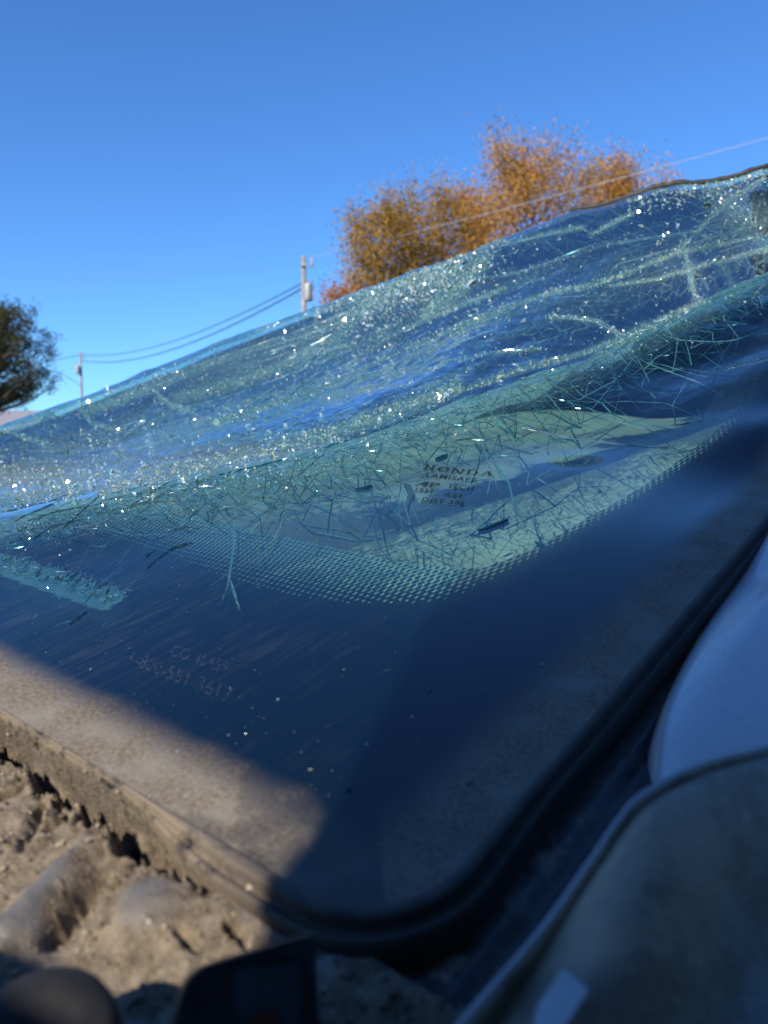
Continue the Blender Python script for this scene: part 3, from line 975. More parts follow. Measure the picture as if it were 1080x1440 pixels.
hgt += 1.0 * (fbm(X / 12, Y / 12, 51, 3) - .5) + .8 * (fbm(X / 2.4, Y / 2.4, 52, 5, .6) - .5) + .25 * (fbm(X / .5, Y / .5, 59, 3, .6) - .5)
# dirt bank against the glass with a broken edge and a black gap below it
dE = -Y - .4
bank_w = 1.5 + 1.6 * (fbm(X / 6, X * 0, 53, 3) - .5)
bank = sstep(bank_w + .5, bank_w - .4, dE) * sstep(8, 30, X)
hgt += bank * (2.2 + 2.4 * (fbm(X / 1.6, Y / 1.6, 54, 5, .7) - .5))
gapn = fbm(X / 3.2 + 3, Y / 3.2, 55, 4, .6)
gapw = 2.2 + 4.2 * sstep(.35, .75, fbm(X / 13, X * 0 + 5, 56, 3)) 
amt = sstep(cst(350, 1255)[0], cst(240, 1165)[0], X)      # the gap fades out toward the corner
gd_ = np.abs(dE - bank_w - gapw * .5)
gap = sstep(gapw * .75, gapw * .25, gd_ + (gapn - .5) * 4.2) * amt
hgt -= gap * 11
for (p0, p1, wd_) in (((30, 1190), (60, 1130), 1.3), ((0, 1120), (45, 1100), 1.0), ((70, 1160), (110, 1120), 1.6), ((325, 1300), (345, 1330), .6), ((255, 1320), (275, 1335), .7)):
    a, b = cst(*p0), cst(*p1)
    hgt -= 3.5 * np.exp(-((seg_dist(X, Y, [a, b]) + (gapn - .5) * 2.0) / wd_) ** 2)
pit2 = sstep(.50, .60, fbm(X / 2.4, Y / 2.4, 70, 4, .6)) * np.exp(-((dE - bank_w - 3.0) / 3.4) ** 2) * amt
hgt -= 6.5 * pit2
metal = np.zeros_like(X)
# pressed ribs standing out of the dirt
a, b = cst(20, 1318), cst(125, 1190)
d_ = seg_dist(X, Y, [a, b]); mm = d_ < 9
ux, uy = b[0] - a[0], b[1] - a[1]; L_ = math.hypot(ux, uy)
sgn = ((X - a[0]) * uy - (Y - a[1]) * ux) / L_
tt_ = np.clip(((X - a[0]) * ux + (Y - a[1]) * uy) / L_ ** 2, 0, 1)
rib = np.exp(-((d_ + 1.6 * (fbm(X / 5, Y / 5, 66, 4) - .5)) / (5.4 - 2.4 * tt_)) ** 2) * (1 - .45 * tt_)
hgt = hgt * (1 - .85 * sstep(.25, .8, rib)) + (-3.4) * .85 * sstep(.25, .8, rib) + rib * 4.4 + rib * .7 * (fbm(X / 3, Y / 3, 67, 4) - .5)
metal = np.maximum(metal, sstep(.25, .85, rib) * (.55 + .55 * fbm(X / 6, Y / 6, 68, 4)))
trench = np.exp(-(((np.abs(sgn) - 6.3) / 2.2) ** 2)) * (sgn * (1) > 0) * (d_ < 12)
c = cst(215, 1285)
dd_ = np.hypot((X - c[0]) / 11., (Y - c[1]) / 9.5)
dome = np.exp(-dd_ ** 2 * 1.3)
k_ = .8 * sstep(.3, .8, dome)
hgt = hgt * (1 - k_) + (-3.4) * k_ + dome * 4.2
metal = np.maximum(metal, sstep(.30, 1.0, dome) * (.4 + .6 * fbm(X / 5, Y / 5, 69, 4)))
# which side of the rib is the corner side: carve a dark hollow there
cc = cst(150, 1290); sg = np.sign(((cc[0] - a[0]) * uy - (cc[1] - a[1]) * ux) / L_)
along = ((X - a[0]) * ux + (Y - a[1]) * uy) / L_
hol = np.exp(-(((sgn * sg - 7.4) / 2.2) ** 2)) * sstep(-3, 2, along) * sstep(L_ * .95, L_ * .5, along)
hgt -= hol * (5.2 + 2.5 * (gapn - .5))
# clods
pit = sstep(.70, .80, fbm(X / 1.9 + 40, Y / 1.9, 58, 3, .5))
hgt += pit * 1.0 * (1 - metal)
cm_ = sstep(0, 1, 1)
CP = W3(cs, ct, hgt / 1000)
cme, cu_ = grid_mesh('cowl_panel', CP)
add_attr(cme, 'metal', metal.reshape(-1)[cu_]); add_attr(cme, 'bank', (bank * .85).reshape(-1)[cu_])
cowlp = par(link('cowl_panel', cme, cowl_mat(), label='dented cowl metal caked with dry brown dirt'), car)
# loose grains
V = []; F = []
cbvh = None
for k in range(6500):
    i = int(random.random() * (ns_ - 2)); j = int(abs(random.gauss(0, .35)) * nt2)
    if i > ns_ * .8 or j >= nt2 - 1: continue
    if metal[i, j] > .3: continue
    c_ = Vector(CP[i, j]); r_ = random.lognormvariate(math.log(.00028), .6)
    b_ = len(V); c_ = c_ + N * r_ * .5
    q = Matrix.Rotation(random.uniform(0, 6.28), 3, Vector((random.gauss(0, 1), random.gauss(0, 1), random.gauss(0, 1))).normalized())
    for v_ in ((1, 0, 0), (-1, 0, 0), (0, 1, 0), (0, -1, 0), (0, 0, 1), (0, 0, -1)):
        V.append(c_ + q @ (Vector(v_) * r_ * random.uniform(.6, 1.15)))
    for t_ in ((0, 2, 4), (2, 1, 4), (1, 3, 4), (3, 0, 4), (2, 0, 5), (1, 2, 5), (3, 1, 5), (0, 3, 5)): F.append(tuple(b_ + x for x in t_))
grain = NT('grit grains'); gr_ = grain.n('ShaderNodeNewGeometry').outputs['Random Per Island']
gcol = grain.mixc(gr_, (.14, .10, .07), (.50, .42, .32))
GM = grain.done(grain.pbr(gcol, .8))
par_sub(link('loose_grit', mesh_from('loose_grit', V, F), GM, kind='stuff'), cowlp)

# ---------------------------------------------------------------- pillar channel (right of the seal) and its hollow
def channel_mat():
    t = NT('grimy dark paint'); o = t.obj()
    n1 = t.noise(o, 190, 6, .65); n2 = t.noise(o, 1100, 4, .6); n3 = t.noise(o, 45, 3)
    m = t.math('MULTIPLY', t.ramp(n1, .46, .66), t.ramp(n3, .36, .56))
    m = t.math('MULTIPLY', m, t.attr('dirty'))
    col = t.mixc(m, (.060, .068, .080), t.mixc(n2, (.26, .21, .16), (.50, .44, .36)))
    return t.done(t.pbr(col, t.math('ADD', .42, t.math('MULTIPLY', m, .5)), .0, t.bump(t.math('ADD', n1, n2), .4, .0006), coat=.15))
na, nb_ = 420, 700
qs = np.linspace(.004, -.13, na)[:, None] + np.zeros((1, nb_)); qt = np.linspace(-.10, .80, nb_)[None] + np.zeros((na, 1))
# finer spacing near the corner
qt = np.sign(qt) * np.abs(qt) ** 1.6 / (.8 ** .6)
X, Y = qs * 1000, qt * 1000
hq = -9.0 + 1.2 * (fbm(X / 14, Y / 14, 61, 4) - .5) + .4 * (fbm(X / 2, Y / 2, 62, 3) - .5) - 2.5 * sstep(-5, -9, X) + 2.0 * sstep(-14, -22, X)
def qst(px, py): a = stp(px, py, -.010); return a[0] * 1000, a[1] * 1000
hc = [qst(*p_) for p_ in ((845, 1190), (870, 1160), (905, 1140), (960, 1140), (980, 1190), (900, 1215), (850, 1205))]
ins = inside(X, Y, hc); dh = seg_dist(X, Y, hc + [hc[0]])
hq = hq - np.where(ins, sstep(0, 1.0, dh), 0) * 28
wq = wsurf(np.zeros_like(qt), np.clip(qt, 0, 9)) * 0
QP = W3(qs, qt, hq / 1000 + wq)
qme, qu = grid_mesh('pillar_channel', QP)
add_attr(qme, 'dirty', (sstep(90, 20, Y) * .9 + .1).reshape(-1)[qu])
CHM = channel_mat()
par(link('pillar_channel', qme, CHM, label='dark grimy channel beside the windshield seal, with an open hole'), car)
# corner apron: joins cowl and channel under the corner
ca = np.linspace(-.13, .016, 260)[:, None] + np.zeros((1, 200)); cb = np.linspace(.006, -.17, 200)[None] + np.zeros((260, 1))
ha = -10.5 + 1.3 * (fbm(ca * 90, cb * 90, 64, 5) - .5) + .6 * (fbm(ca * 600, cb * 600, 65, 3) - .5)
ame, au = grid_mesh('corner_apron', W3(ca, cb, ha / 1000 - .0005 * 0))
add_attr(ame, 'dirty', np.ones(len(au)))
par(link('corner_apron', ame, CHM), car)

# ---------------------------------------------------------------- painted pillar panel
def paint_mat(name, c, rough=.3, metal=.6, coat=.6):
    t = NT(name); o = t.obj()
    n1 = t.noise(o, 40, 4); n2 = t.noise(o, 2500, 2); n3 = t.noise(o, 400, 5, .6)
    col = t.mixc(t.ramp(n3, .55, .8), c, tuple(min(1, x * .72 + .03) for x in c))
    return t.done(t.pbr(col, t.math('ADD', rough, t.math('MULTIPLY', n1, .15)), metal, t.bump(n2, .08, .0001), coat))
PAINT = paint_mat('silver blue paint', (.62, .62, .64), .34, .25, .5)
outl = catmull([(1085, 715), (1030, 796), (976, 888), (936, 966), (916, 1020), (912, 1058), (926, 1088), (975, 1104), (1060, 1112), (1180, 1110), (1320, 1060), (1420, 900), (1420, 740), (1330, 600), (1220, 560), (1140, 640), (1085, 735)], 8)
PB = np.array([stp(x, y, -.004) for x, y in outl]); cen = PB.mean(0)
rr = np.linspace(0, 1, 40)
SP = cen[None, None] + (PB - cen)[:, None] * rr[None, :, None]
depth_ = (1 - rr)[None] * np.linalg.norm(PB - cen, axis=1)[:, None]
hp = -.008 + .008 * (1 - np.exp(-depth_ / .006)) + .004 * sstep(.0, .06, depth_)
pme, _ = grid_mesh('pillar_panel', W3(SP[..., 0], SP[..., 1], hp))
par(link('pillar_panel', pme, PAINT, label='smooth painted pillar panel reflecting the blue sky'), car)

# ---------------------------------------------------------------- bent hinge sheet at lower right
top = catmull([(560, 1545, .085), (650, 1440, .090), (760, 1312, .097), (830, 1215, .102), (870, 1156, .106), (905, 1118, .109), (980, 1078, .116), (1080, 1050, .126), (1200, 1015, .14), (1350, 980, .16)], 8)
rows = []
for x, y, z in top:
    rows.append([P(x, y, z), P(x + 2, y + 3, z - .0006), P(x + 5, y + 7, z - .0006), P(x + 8, y + 11, z + .0002)] +
                [P(x + 8 + 190 * f, y + 11 + (250 + 80 * math.sin(f * 2)) * f, z * (1 - .16 * f) + .004 * math.sin(f * 5 + x * .004) + .0022 * math.sin(x * .012 + f * 2)) for f in np.linspace(.04, 1.6, 34)])
HV = np.array([[tuple(p_) for p_ in r_] for r_ in rows])
hme, _ = grid_mesh('hinge_sheet', HV)
def sheet_mat():
    t = NT('dusty bent grey sheet'); o = t.obj()
    n1 = t.noise(t.scale(o, (40, 22, 22), (.4, .5, .2)), 1, 4, .5); n2 = t.noise(o, 700, 5, .6)
    col = t.mixc(t.ramp(n1, .35, .65), (.34, .28, .20), (.20, .225, .22))
    col = t.mixc(t.ramp(t.noise(o, 90, 6, .65), .46, .62), col, (.19, .165, .13))
    col = t.mixc(t.math('MULTIPLY', t.ramp(n2, .55, .75), .6), col, (.40, .37, .32))
    return t.done(t.pbr(col, .62, .0, t.bump(t.math('ADD', n2, t.noise(o, 120, 5, .6)), .5, .0008), 0))
hs_ = par(link('hinge_sheet', hme, sheet_mat(), label='bent grey sheet metal edge in shade'), car)
md = hs_.modifiers.new('thick', 'SOLIDIFY'); md.thickness = .0012; md.offset = 0
lipp = [P(x, y, z - .0004) for x, y, z in top]
V, F = tube(lipp, .0005, 8)
par_sub(link('rolled_edge', mesh_from('rolled_edge', V, F), paint_mat('worn edge steel', (.34, .36, .40), .35, .5, .3), smooth=True), hs_)
# bright bare slot tab on the sheet
tab = [(757, 1412), (792, 1362), (812, 1378), (828, 1392), (792, 1446), (762, 1462), (750, 1440)]
zt = lambda y: .0800 + (1462 - y) * .00008
tp = [P(x, y, zt(y)) for x, y in tab]; tb = [P(x, y, zt(y) + .0015) for x, y in tab]
n = len(tab)
me = mesh_from('slot_tab', tp + tb, [tuple(range(n))] + [(i, (i + 1) % n, n + (i + 1) % n, n + i) for i in range(n)] + [tuple(range(2 * n - 1, n - 1, -1))])
par_sub(link('slot_tab', me, paint_mat('bare scratched steel', (.50, .50, .50), .34, .35, .2)), hs_)

# ---------------------------------------------------------------- plastic bracket at bottom centre
def prism(name, front, z0, z1, bev, mat, root, label=None, taper=.94):
    cx = sum(p_[0] for p_ in front) / len(front); cy = sum(p_[1] for p_ in front) / len(front)
    loops = []
    for k, (z, sc_) in enumerate(((z1, 1.0), (z0 + bev, 1.0), (z0 + bev * .3, 1 - bev * 5), (z0, 1 - bev * 14))):
        loops.append([P(cx + (x - cx) * sc_, cy + (y - cy) * sc_, z) for x, y in front])
    V = [p_ for l in loops for p_ in l]; n = len(front); F = []
    for k in range(3):
        for i in range(n): F.append((k * n + i, k * n + (i + 1) % n, (k + 1) * n + (i + 1) % n, (k + 1) * n + i))
    F.append(tuple(range(3 * n, 4 * n)))
    me = mesh_from(name, V, F)
    return par(link(name, me, mat, label=label), root)
BLK = simple('dusty black plastic', (.008, .010, .014), (.022, .027, .036), 140, .45, 0, .0004)
bo = catmull([(225, 1520), (250, 1400), (272, 1366), (300, 1352), (380, 1328), (436, 1312), (444, 1318), (446, 1380), (458, 1520)], 4)
br = prism('plastic_bracket', bo, .0925, .112, .004, BLK, car, 'black plastic bracket standing at the corner')
def plate(name, pix, z, th, mat, p):
    a = [P(x, y, z) for x, y in pix]; b = [P(x, y, z + th) for x, y in pix]; n = len(pix)
    me = mesh_from(name, a + b, [tuple(range(n))] + [(i, (i + 1) % n, n + (i + 1) % n, n + i) for i in range(n)])
    return par_sub(link(name, me, mat), p)
plate('bracket_reflection', [(330, 1362), (420, 1354), (424, 1400), (420, 1448), (345, 1450), (328, 1410)], .0918, .001, simple('painted blue reflection', (.030, .045, .060), (.045, .065, .085), 90, .4), br)  # lighter bluish plate: the reflection on the bracket's front, put into the colour
plate('rust_spot', [(352, 1432), (374, 1422), (392, 1424), (394, 1470), (350, 1470)], .0914, .0006, simple('rust', (.16, .055, .02), (.09, .035, .015), 600, .9), br)

# rounded rubber stop at the lower left
V = []; F = []
cen_ = P(52, 1478, .098); ax = (N * .9 + (CAM - cen_).normalized() * .4).normalized()
e1 = ax.cross(Vector((0, 0, 1))).normalized(); e2 = ax.cross(e1)
pr_ = [(.0104, -.012), (.0104, -.001), (.0100, .0012), (.0085, .0026), (.0050, .0030), (.0030, .0022), (.0002, .0020)]
for r_, h_ in pr_:
    for k in range(40):
        a = 2 * math.pi * k / 40; V.append(cen_ + ax * h_ + e1 * math.cos(a) * r_ + e2 * math.sin(a) * r_)
for j in range(len(pr_) - 1):
    for k in range(40): F.append((j * 40 + k, j * 40 + (k + 1) % 40, (j + 1) * 40 + (k + 1) % 40, (j + 1) * 40 + k))
par(link('rubber_stop', mesh_from('rubber_stop', V, F), simple('matt black rubber', (.006, .006, .007), (.012, .012, .014), 200, .8), smooth=True), car)

# ---------------------------------------------------------------- unseen hood-like panel added behind the camera, its outline shaped to throw the shade
YH = -.16
def to_shade_hood(px, py, w=-.006):
    p_ = onplane(px, py, w)
    k = (YH - p_.y) / LDIR.y
    q = p_ + LDIR * k
    return q.x, q.z
lit = [to_shade_hood(-400, 1090), to_shade_hood(0, 1308), to_shade_hood(90, 1352), to_shade_hood(240, 1442), to_shade_hood(330, 1495), to_shade_hood(372, 1400), to_shade_hood(385, 1290), to_shade_hood(430, 1190, 0), to_shade_hood(520, 1010, 0), to_shade_hood(600, 850, 0), to_shade_hood(690, 740, 0), to_shade_hood(800, 655, 0), to_shade_hood(985, 575, 0), to_shade_hood(1250, 400, 0)]
print('hood outline', [(round(a, 3), round(b, 3)) for a, b in lit])

# ---------------------------------------------------------------- dashboard under the glass
def dash_mat():
    t = NT('grained dashboard vinyl'); o = t.obj()
    n1 = t.noise(o, 25, 4); n2 = t.noise(o, 900, 3)
    col = t.mixc(t.ramp(n1, .35, .7), (.42, .34, .27), (.56, .46, .37))
    return t.done(t.pbr(col, .7, 0, t.bump(n2, .4, .0005)))
dnear = np.array([(s_, 0.004) for s_ in np.linspace(.9, -.02, 240)])
dl = [(-300, 690), (-100, 668), (0, 655), (150, 648), (300, 636), (430, 624), (520, 615), (600, 604), (660, 585), (720, 566), (800, 556), (880, 560), (950, 566), (1010, 560), (1080, 540), (1180, 490)]
dfar = resample([stp(x, y, -.075) for x, y in catmull(dl, 8)], 240)
vv = np.linspace(0, 1, 320)[None]
us = dnear[:, :1] * (1 - vv) + dfar[:, :1] * vv; ut = dnear[:, 1:] * (1 - vv) + dfar[:, 1:] * vv
def dash_w(s_, t_): return -.067 - .02 * np.asarray(t_)
wd_ = dash_w(us, ut) + .004 * (fbm(us * 12, ut * 12, 71, 3) - .5) - .03 * sstep(.93, 1.0, vv) 
gw = wsurf(us, ut)
wd_ = np.minimum(wd_, gw - .010)
dme, _ = grid_mesh('dashboard', W3(us, ut, wd_))
dash = par(link('dashboard', dme, dash_mat(), label='grey vinyl dashboard top under the broken glass'), car)
# cabin behind the dashboard
TRIM = simple('dark cabin trim', (.010, .012, .014), (.022, .022, .022), 8, .95)
back = Vector((-.12, 1, 0)).normalized()
rows = []
for x, y, z in catmull([(e[0], e[1], e[2]) for e in EDGE], 5):
    a = st(P(x, y, z)); q = Vector(W3(np.array(a[0]), np.array(a[1] + .001), wsurf(np.array(a[0]), np.array(a[1] + .001))))
    q = q - Vector((0, 0, .006))
    rows.append([q] + [q + back * d - Vector((0, 0, .012 + .03 * d * d)) for d in (.05, .2, .5, .9, 1.3)] + [q + back * 1.5 - Vector((0, 0, .35)), Vector((q.x, q.y, 0)) + back * 1.6 + Vector((0, 0, .4)), Vector((q.x, q.y, .35))])
rfm, _ = grid_mesh('roof_panel', np.array([[tuple(q) for q in r_] for r_ in rows]))
par(link('roof_panel', rfm, TRIM), car)
for k in (0, -1):
    r_ = rows[k]; me = mesh_from('cabin_side', r_, [tuple(range(len(r_)))])
    par(link('cabin_side', me, TRIM), car)
cf = [W3(np.array(s), np.array(t), np.array(w)) for s, t, w in ((-.12, .3, -.35), (1.3, .3, -.35), (1.3, 1.9, -.85), (-.12, 1.9, -.85))]
par(link('cabin_floor', mesh_from('cabin_floor', cf, [(0, 1, 2, 3)]), TRIM), car)

# ---------------------------------------------------------------- rest of the bodywork
body = paint_mat('dusty silver body paint', (.30, .33, .38), .35, .5, .5)
z0 = .35
def wall(name, pts, zb, mat, label=None):
    """skirt hanging down from a row of points"""
    rows = [[p_, Vector((p_.x, p_.y, p_.z * .5 + zb * .5)), Vector((p_.x, p_.y, zb))] for p_ in pts]
    me, _ = grid_mesh(name, np.array([[tuple(q) for q in r_] for r_ in rows]))
    return par(link(name, me, mat, label=label), car)
sidep = [Vector(W3(np.array(-.128), np.array(t), np.array(-.009))) for t in np.linspace(-.17, .80, 14)]
wall('door_side', sidep, z0, body)
# flat shade caster in place of a raised hood, out of view behind the camera
hz_top = 1.15 + .62
oh = [(-.95, lit[0][1])] + lit[1:]
ol = [(x, z) for x, z in lit]
HO = [(1.0, .75), (-.95, .75), (-.95, ol[0][1])] + ol[:] 
topx = ol[-1]
HO += [(topx[0] + .02, topx[1] + .05), (1.0, topx[1] + .1)]
bm = bmesh.new()
vs = [bm.verts.new((x, YH - .02 * math.sin(x * 4) * 0, z)) for x, z in HO]
f_ = bm.faces.new(vs); f_.normal_update()
bmesh.ops.triangulate(bm, faces=[f_])
r_ = bmesh.ops.extrude_face_region(bm, geom=bm.faces[:])
for v_ in [e for e in r_['geom'] if isinstance(e, bmesh.types.BMVert)]: v_.co.y -= .004
me = bpy.data.meshes.new('shade_hood'); bm.to_mesh(me); bm.free()
par(link('shade_hood', me, body, label='unseen hood panel added behind the camera to cast shade'), car)

# dark rubber trim along the torn top edge of the glass
tr_ = []
for x, y, z in catmull([(e[0], e[1], e[2]) for e in EDGE if e[0] >= 780], 10):
    a = st(P(x, y, z)); tr_.append(Vector(W3(np.array(a[0]), np.array(a[1] + .001), wsurf(np.array(a[0]), np.array(a[1] + .001)))))
V, F = tube([p_ + Vector((0, 0, .001)) for p_ in tr_], lambda i: .0022 + .0012 * math.sin(i * 1.3) ** 2)
par(link('top_trim', mesh_from('top_trim', V, F), simple('torn black trim', (.02, .02, .02), (.06, .055, .05), 200, .6), smooth=True), car)

# ================================================================ surroundings
GR = NT('dry grass ground'); go = GR.obj()
gcol = GR.mixc(GR.ramp(GR.noise(go, .6, 6), .35, .65), (.10, .10, .045), (.17, .14, .08))
GRM = GR.done(GR.pbr(gcol, .95))
me = mesh_from('ground', [(-3000, -3000, 0), (3000, -3000, 0), (3000, 3000, 0), (-3000, 3000, 0)], [(0, 1, 2, 3)])
link('ground', me, GRM, kind='structure')

BARK = simple('grey brown bark', (.10, .075, .055), (.17, .14, .11), 6, .9)
def leaf_mat(name, a, b):
    t = NT(name)
    r = t.n('ShaderNodeNewGeometry').outputs['Random Per Island']
    col = t.mixc(r, a, b)
    d = t.n('ShaderNodeBsdfDiffuse', {'Color': col}); tl = t.n('ShaderNodeBsdfTranslucent', {'Color': col})
    return t.done(t.mixs(.35, d.outputs[0], tl.outputs[0]))

def autumn_tree(px, ytop, dist, wpx, col, label, dens=1.0):
    top = P(px, ytop + 50, dist); base = Vector((top.x, top.y, 0)); Hh = top.z; Rw = wpx * .66 / FPX * dist
    ytop += 0
    root = empty('autumn_tree', base, label, 'tree', 'autumn trees beyond the windshield')
    V = []; F = []; tips = []
    def limb(p0, p1, r0, r1, n=5):
        pts = []
        for i in range(n + 1):
            f = i / n; q = p0.lerp(p1, f); q += Vector((random.gauss(0, 1), random.gauss(0, 1), 0)) * (p1 - p0).length * .02 * (1 if 0 < i < n else 0)
            pts.append(q)
        v_, f_ = tube(pts, lambda i: r0 + (r1 - r0) * i / n, 5)
        b = len(V); V.extend(v_); F.extend([tuple(b + x for x in t_) for t_ in f_])
        return pts
    tr = limb(base, base + Vector((0, 0, Hh * .93)), .26, .03, 9)
    for k in range(70):
        f = random.uniform(.22, .93); p0 = base + Vector((0, 0, Hh * f))
        a = random.uniform(0, 6.283); prof_ = math.sin(min(1, (1 - f) * 1.25 + .12) * math.pi * .55) ** .8
        rr_ = Rw * prof_ * random.uniform(.6, 1.08)
        p1 = p0 + Vector((math.cos(a) * rr_, math.sin(a) * rr_, min(rr_ * random.uniform(.9, 1.7), Hh * (1.0 - f) * 1.02)))
        pts = limb(p0, p1, .07 * (1.2 - f), .012, 5)
        tips += pts[2:]
        for j in range(5):
            q0 = pts[random.randrange(2, 6)]
            q1 = q0 + Vector((random.gauss(0, .35), random.gauss(0, .35), random.uniform(.4, 1.3))) * (Rw * .33)
            pp = limb(q0, q1, .018, .006, 3); tips += pp[1:]
    m_ = mesh_from('trunk', V, F)
    par(link('trunk', m_, BARK), root)
    V = []; F = []
    nl = int(24000 * dens)
    for k in range(nl):
        c = random.choice(tips) + Vector((random.gauss(0, 1), random.gauss(0, 1), random.gauss(0, 1))) * .40
        s_ = random.uniform(.045, .09)
        u = Vector((random.gauss(0, 1), random.gauss(0, 1), random.gauss(0, 1))).normalized(); w_ = u.cross(Vector((random.gauss(0, 1), random.gauss(0, 1), random.gauss(0, 1)))).normalized()
        b = len(V); V += [c - u * s_, c + w_ * s_ * .6, c + u * s_, c - w_ * s_ * .6]; F.append((b, b + 1, b + 2, b + 3))
    par(link('crown', mesh_from('crown', V, F), col), root)
O1 = leaf_mat('ochre leaves', (.38, .22, .045), (.56, .35, .09))
O2 = leaf_mat('orange leaves', (.50, .25, .06), (.68, .40, .12))
O3 = leaf_mat('russet leaves', (.46, .20, .09), (.54, .27, .11))
for a in ((482, 372, 36, 58, O3, 'small russet tree with a pointed top beside the utility pole', .7),
          (542, 252, 38, 105, O1, 'ochre tree at the left end of the tall row', 1.0),
          (600, 236, 40, 110, O1, 'ochre tree with a rounded crown, second in the tall row', 1.0),
          (664, 224, 42, 100, O2, 'orange tree between the ochre trees and the tallest crown', .9),
          (742, 180, 39, 150, O2, 'tallest pale orange tree in the middle of the row', 1.1),
          (820, 196, 43, 100, O1, 'slim thin-leaved tree right of the tallest crown', .55),
          (888, 203, 40, 120, O2, 'bright orange tree at the right end of the row', 1.0),
          (1035, 215, 52, 70, O3, 'faint bare reddish tree just showing above the glass at the far right', .25)):
    autumn_tree(*a)

# dark pine at the left
def pine():
    dist = 24; top = P(8, 425, dist); base = Vector((P(-30, 500, dist).x, top.y, 0))
    root = empty('pine_tree', base, 'dark olive pine with ragged upswept boughs above the grey roof', 'tree')
    V = []; F = []; tips = []
    def limb(pts, r0, r1):
        n_ = len(pts) - 1; v_, f_ = tube(pts, lambda i: r0 + (r1 - r0) * i / n_, 5)
        b = len(V); V.extend(v_); F.extend([tuple(b + x for x in t_) for t_ in f_])
    limb([base + Vector((0, 0, 5.4 * i / 6)) for i in range(7)], .16, .05)
    for k in range(110):
        z = random.uniform(2.3, 5.2); a = random.uniform(0, 6.283)
        L = np.interp(z, [2.3, 3.2, 4.4, 5.2], [2.6, 2.3, 1.7, 1.1]) * random.uniform(.55, 1.05)
        p0 = base + Vector((0, 0, z)); d = Vector((math.cos(a), math.sin(a), 0))
        pts = [p0 + d * L * f + Vector((0, 0, L * (.10 * f + .32 * f * f))) for f in (0, .25, .5, .75, 1)]
        limb(pts, .035, .01)
        for q in pts[1:]:
            for j in range(4):
                e = q + Vector((random.gauss(0, .16), random.gauss(0, .16), random.uniform(0, .3))); limb([q, e], .01, .004); tips.append(e)
    par(link('trunk', mesh_from('trunk', V, F), BARK), root)
    V = []; F = []
    for k in range(42000):
        c = random.choice(tips) + Vector((random.gauss(0, 1), random.gauss(0, 1), random.gauss(0, 1))) * .10
        u = Vector((random.gauss(0, .6), random.gauss(0, .6), random.uniform(.2, 1.2))).normalized() * random.uniform(.06, .12); w_ = u.cross(Vector((random.gauss(0, 1), random.gauss(0, 1), .3))).normalized() * .014
        b = len(V); V += [c - w_, c + w_, c + u + w_ * .4, c + u - w_ * .4]; F.append((b, b + 1, b + 2, b + 3))
    par(link('crown', mesh_from('crown', V, F), leaf_mat('pine needles', (.03, .045, .018), (.13, .11, .05))), root)
pine()

# utility poles and lines
WOODP = simple('weathered pole wood', (.26, .23, .20), (.40, .37, .33), 3, .9)
GREYM = simple('galvanised grey', (.35, .36, .37), (.5, .5, .5), 4, .5, .3)
def cyl(p0, p1, r0, r1, n=12, caps=True):
    V, F = tube([p0, p0.lerp(p1, .5), p1], lambda i: r0 + (r1 - r0) * i / 2, n)
    if caps: F = F + [tuple(range(n)), tuple(range(2 * n, 3 * n))]
    return V, F
def pole(px, ytop, dist, label, can_side):
    tp_ = P(px, ytop, dist); base = Vector((tp_.x, tp_.y, 0))
    root = empty('utility_pole', base, label, 'utility pole', 'poles of the overhead line')
    V, F = cyl(base, tp_, .20, .13); par(link('pole', mesh_from('pole', V, F), WOODP, smooth=True), root)
    z = tp_.z
    for dz in (.6,):
        V, F = cyl(Vector((tp_.x - .15, tp_.y - .2, z - dz)), Vector((tp_.x + .6, tp_.y - .2, z - dz)), .05, .05, 8)
        par(link('crossarm', mesh_from('crossarm', V, F), WOODP), root)
    for dx in (.5,):
        V, F = cyl(Vector((tp_.x + dx, tp_.y - .2, z - .55)), Vector((tp_.x + dx, tp_.y - .2, z - .15)), .07, .05, 8)
        par(link('insulator', mesh_from('insulator', V, F), GREYM), root)
    c = Vector((tp_.x + can_side * .28, tp_.y - .25, z - 2.1))
    prof_ = [(.02, -.55), (.22, -.53), (.25, -.45), (.25, .35), (.22, .45), (.08, .50), (.05, .62), (.01, .63)]
    V = []; F = []
    for r_, h_ in prof_:
        for k in range(14): a = 2 * math.pi * k / 14; V.append(c + Vector((math.cos(a) * r_, math.sin(a) * r_, h_)))
    for j in range(len(prof_) - 1):
        for k in range(14): F.append((j * 14 + k, j * 14 + (k + 1) % 14, (j + 1) * 14 + (k + 1) % 14, (j + 1) * 14 + k))
    par(link('transformer', mesh_from('transformer', V, F), GREYM, smooth=True), root)
    return tp_
t1 = pole(427, 360, 45, 'pale wooden utility pole with transformer left of the autumn trees', 1)
t2 = pole(113, 495, 92, 'small distant utility pole with a transformer on its left side', -1)
WIRE = simple('dark line cable', (.03, .035, .04), (.05, .05, .06), 1, .6)
WIREL = simple('bare aluminium cable', (.55, .56, .58), (.62, .62, .62), 1, .4, .2)
def wire(a, b, sag, r, label, mat):
    pts = [a.lerp(b, f) - Vector((0, 0, sag * 4 * f * (1 - f))) for f in np.linspace(0, 1, 40)]
    V, F = tube(pts, r, 5)
    link('power_line', mesh_from('power_line', V, F), mat, label=label, cat='power line')
wire(t1 - Vector((0, 0, 1.5)), t2 - Vector((0, 0, .3)), 1.4, .035, 'upper dark line hanging between the two utility poles', WIRE)
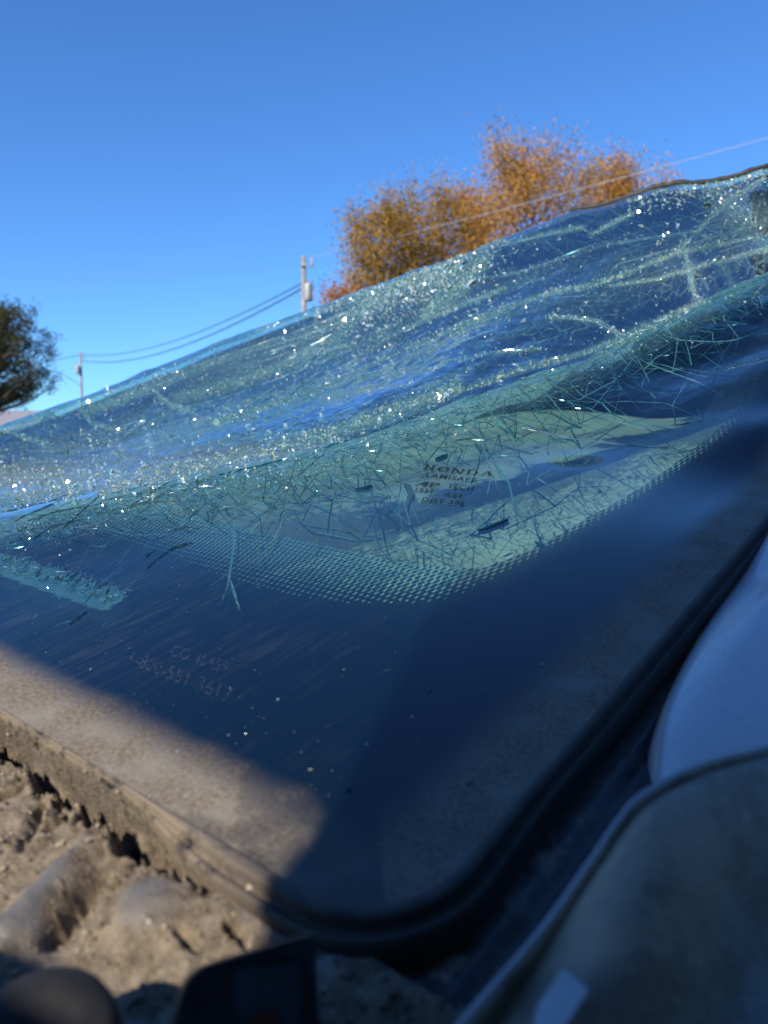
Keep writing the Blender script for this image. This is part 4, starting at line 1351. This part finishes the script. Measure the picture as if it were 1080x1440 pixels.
wire(t1 - Vector((0, 0, 1.8)), t2 - Vector((0, 0, 1.0)), 1.6, .045, 'lower thicker line sagging between the two utility poles', WIRE)
wire(t2 - Vector((0, 0, .3)), P(-120, 520, 120), 1.0, .04, 'line running left from the distant pole behind the pine', WIRE)
wire(t2 - Vector((0, 0, 4.0)), P(-60, 540, 70), -2.0, .03, 'low line arching left from the distant pole toward the pine', WIRE)
wire(t1 - Vector((0, 0, .2)), P(1500, 78, 16), .12, .012, 'pale overhead cable rising rightward across the orange trees', WIREL)

# house with a grey roof at the far left
hx = P(-40, 600, 60)
root = empty('distant_house', Vector((hx.x - 2, hx.y, 0)), 'low house whose plain grey roof shows under the pine', 'house')
x0, x1, y0, y1, zw = hx.x - 9, P(40, 600, 60).x, hx.y, hx.y + 9, 3.1
me = mesh_from('wall', [(x0, y0, 0), (x1, y0, 0), (x1, y1, 0), (x0, y1, 0), (x0, y0, zw), (x1, y0, zw), (x1, y1, zw), (x0, y1, zw)], [(0, 1, 5, 4), (1, 2, 6, 5), (2, 3, 7, 6), (3, 0, 4, 7)])
par(link('wall', me, simple('pale siding', (.45, .43, .40), (.5, .48, .45), 2, .8)), root)
zr = P(0, 577, 62).z
me = mesh_from('roof', [(x0 - .4, y0 - .5, zw - .1), (x1 + .5, y0 - .5, zw - .1), (x1 + .5, y1 + .5, zw - .1), (x0 - .4, y1 + .5, zw - .1), (x0 - .4, y0 + 2.5, zr), (x1 + .5, y0 + 2.5, zr)],
               [(0, 1, 5, 4), (3, 4, 5, 2), (0, 4, 3), (1, 2, 5)])
par(link('roof', me, simple('grey roof shingles', (.22, .21, .25), (.28, .27, .31), 5, .9)), root)
me = mesh_from('window', [(x1 - 2.4, y0 - .05, 1.1), (x1 - 1.2, y0 - .05, 1.1), (x1 - 1.2, y0 - .05, 2.4), (x1 - 2.4, y0 - .05, 2.4)], [(0, 1, 2, 3)])
par(link('window', me, simple('dark window glass', (.02, .03, .04), (.03, .04, .05), 2, .1)), root)
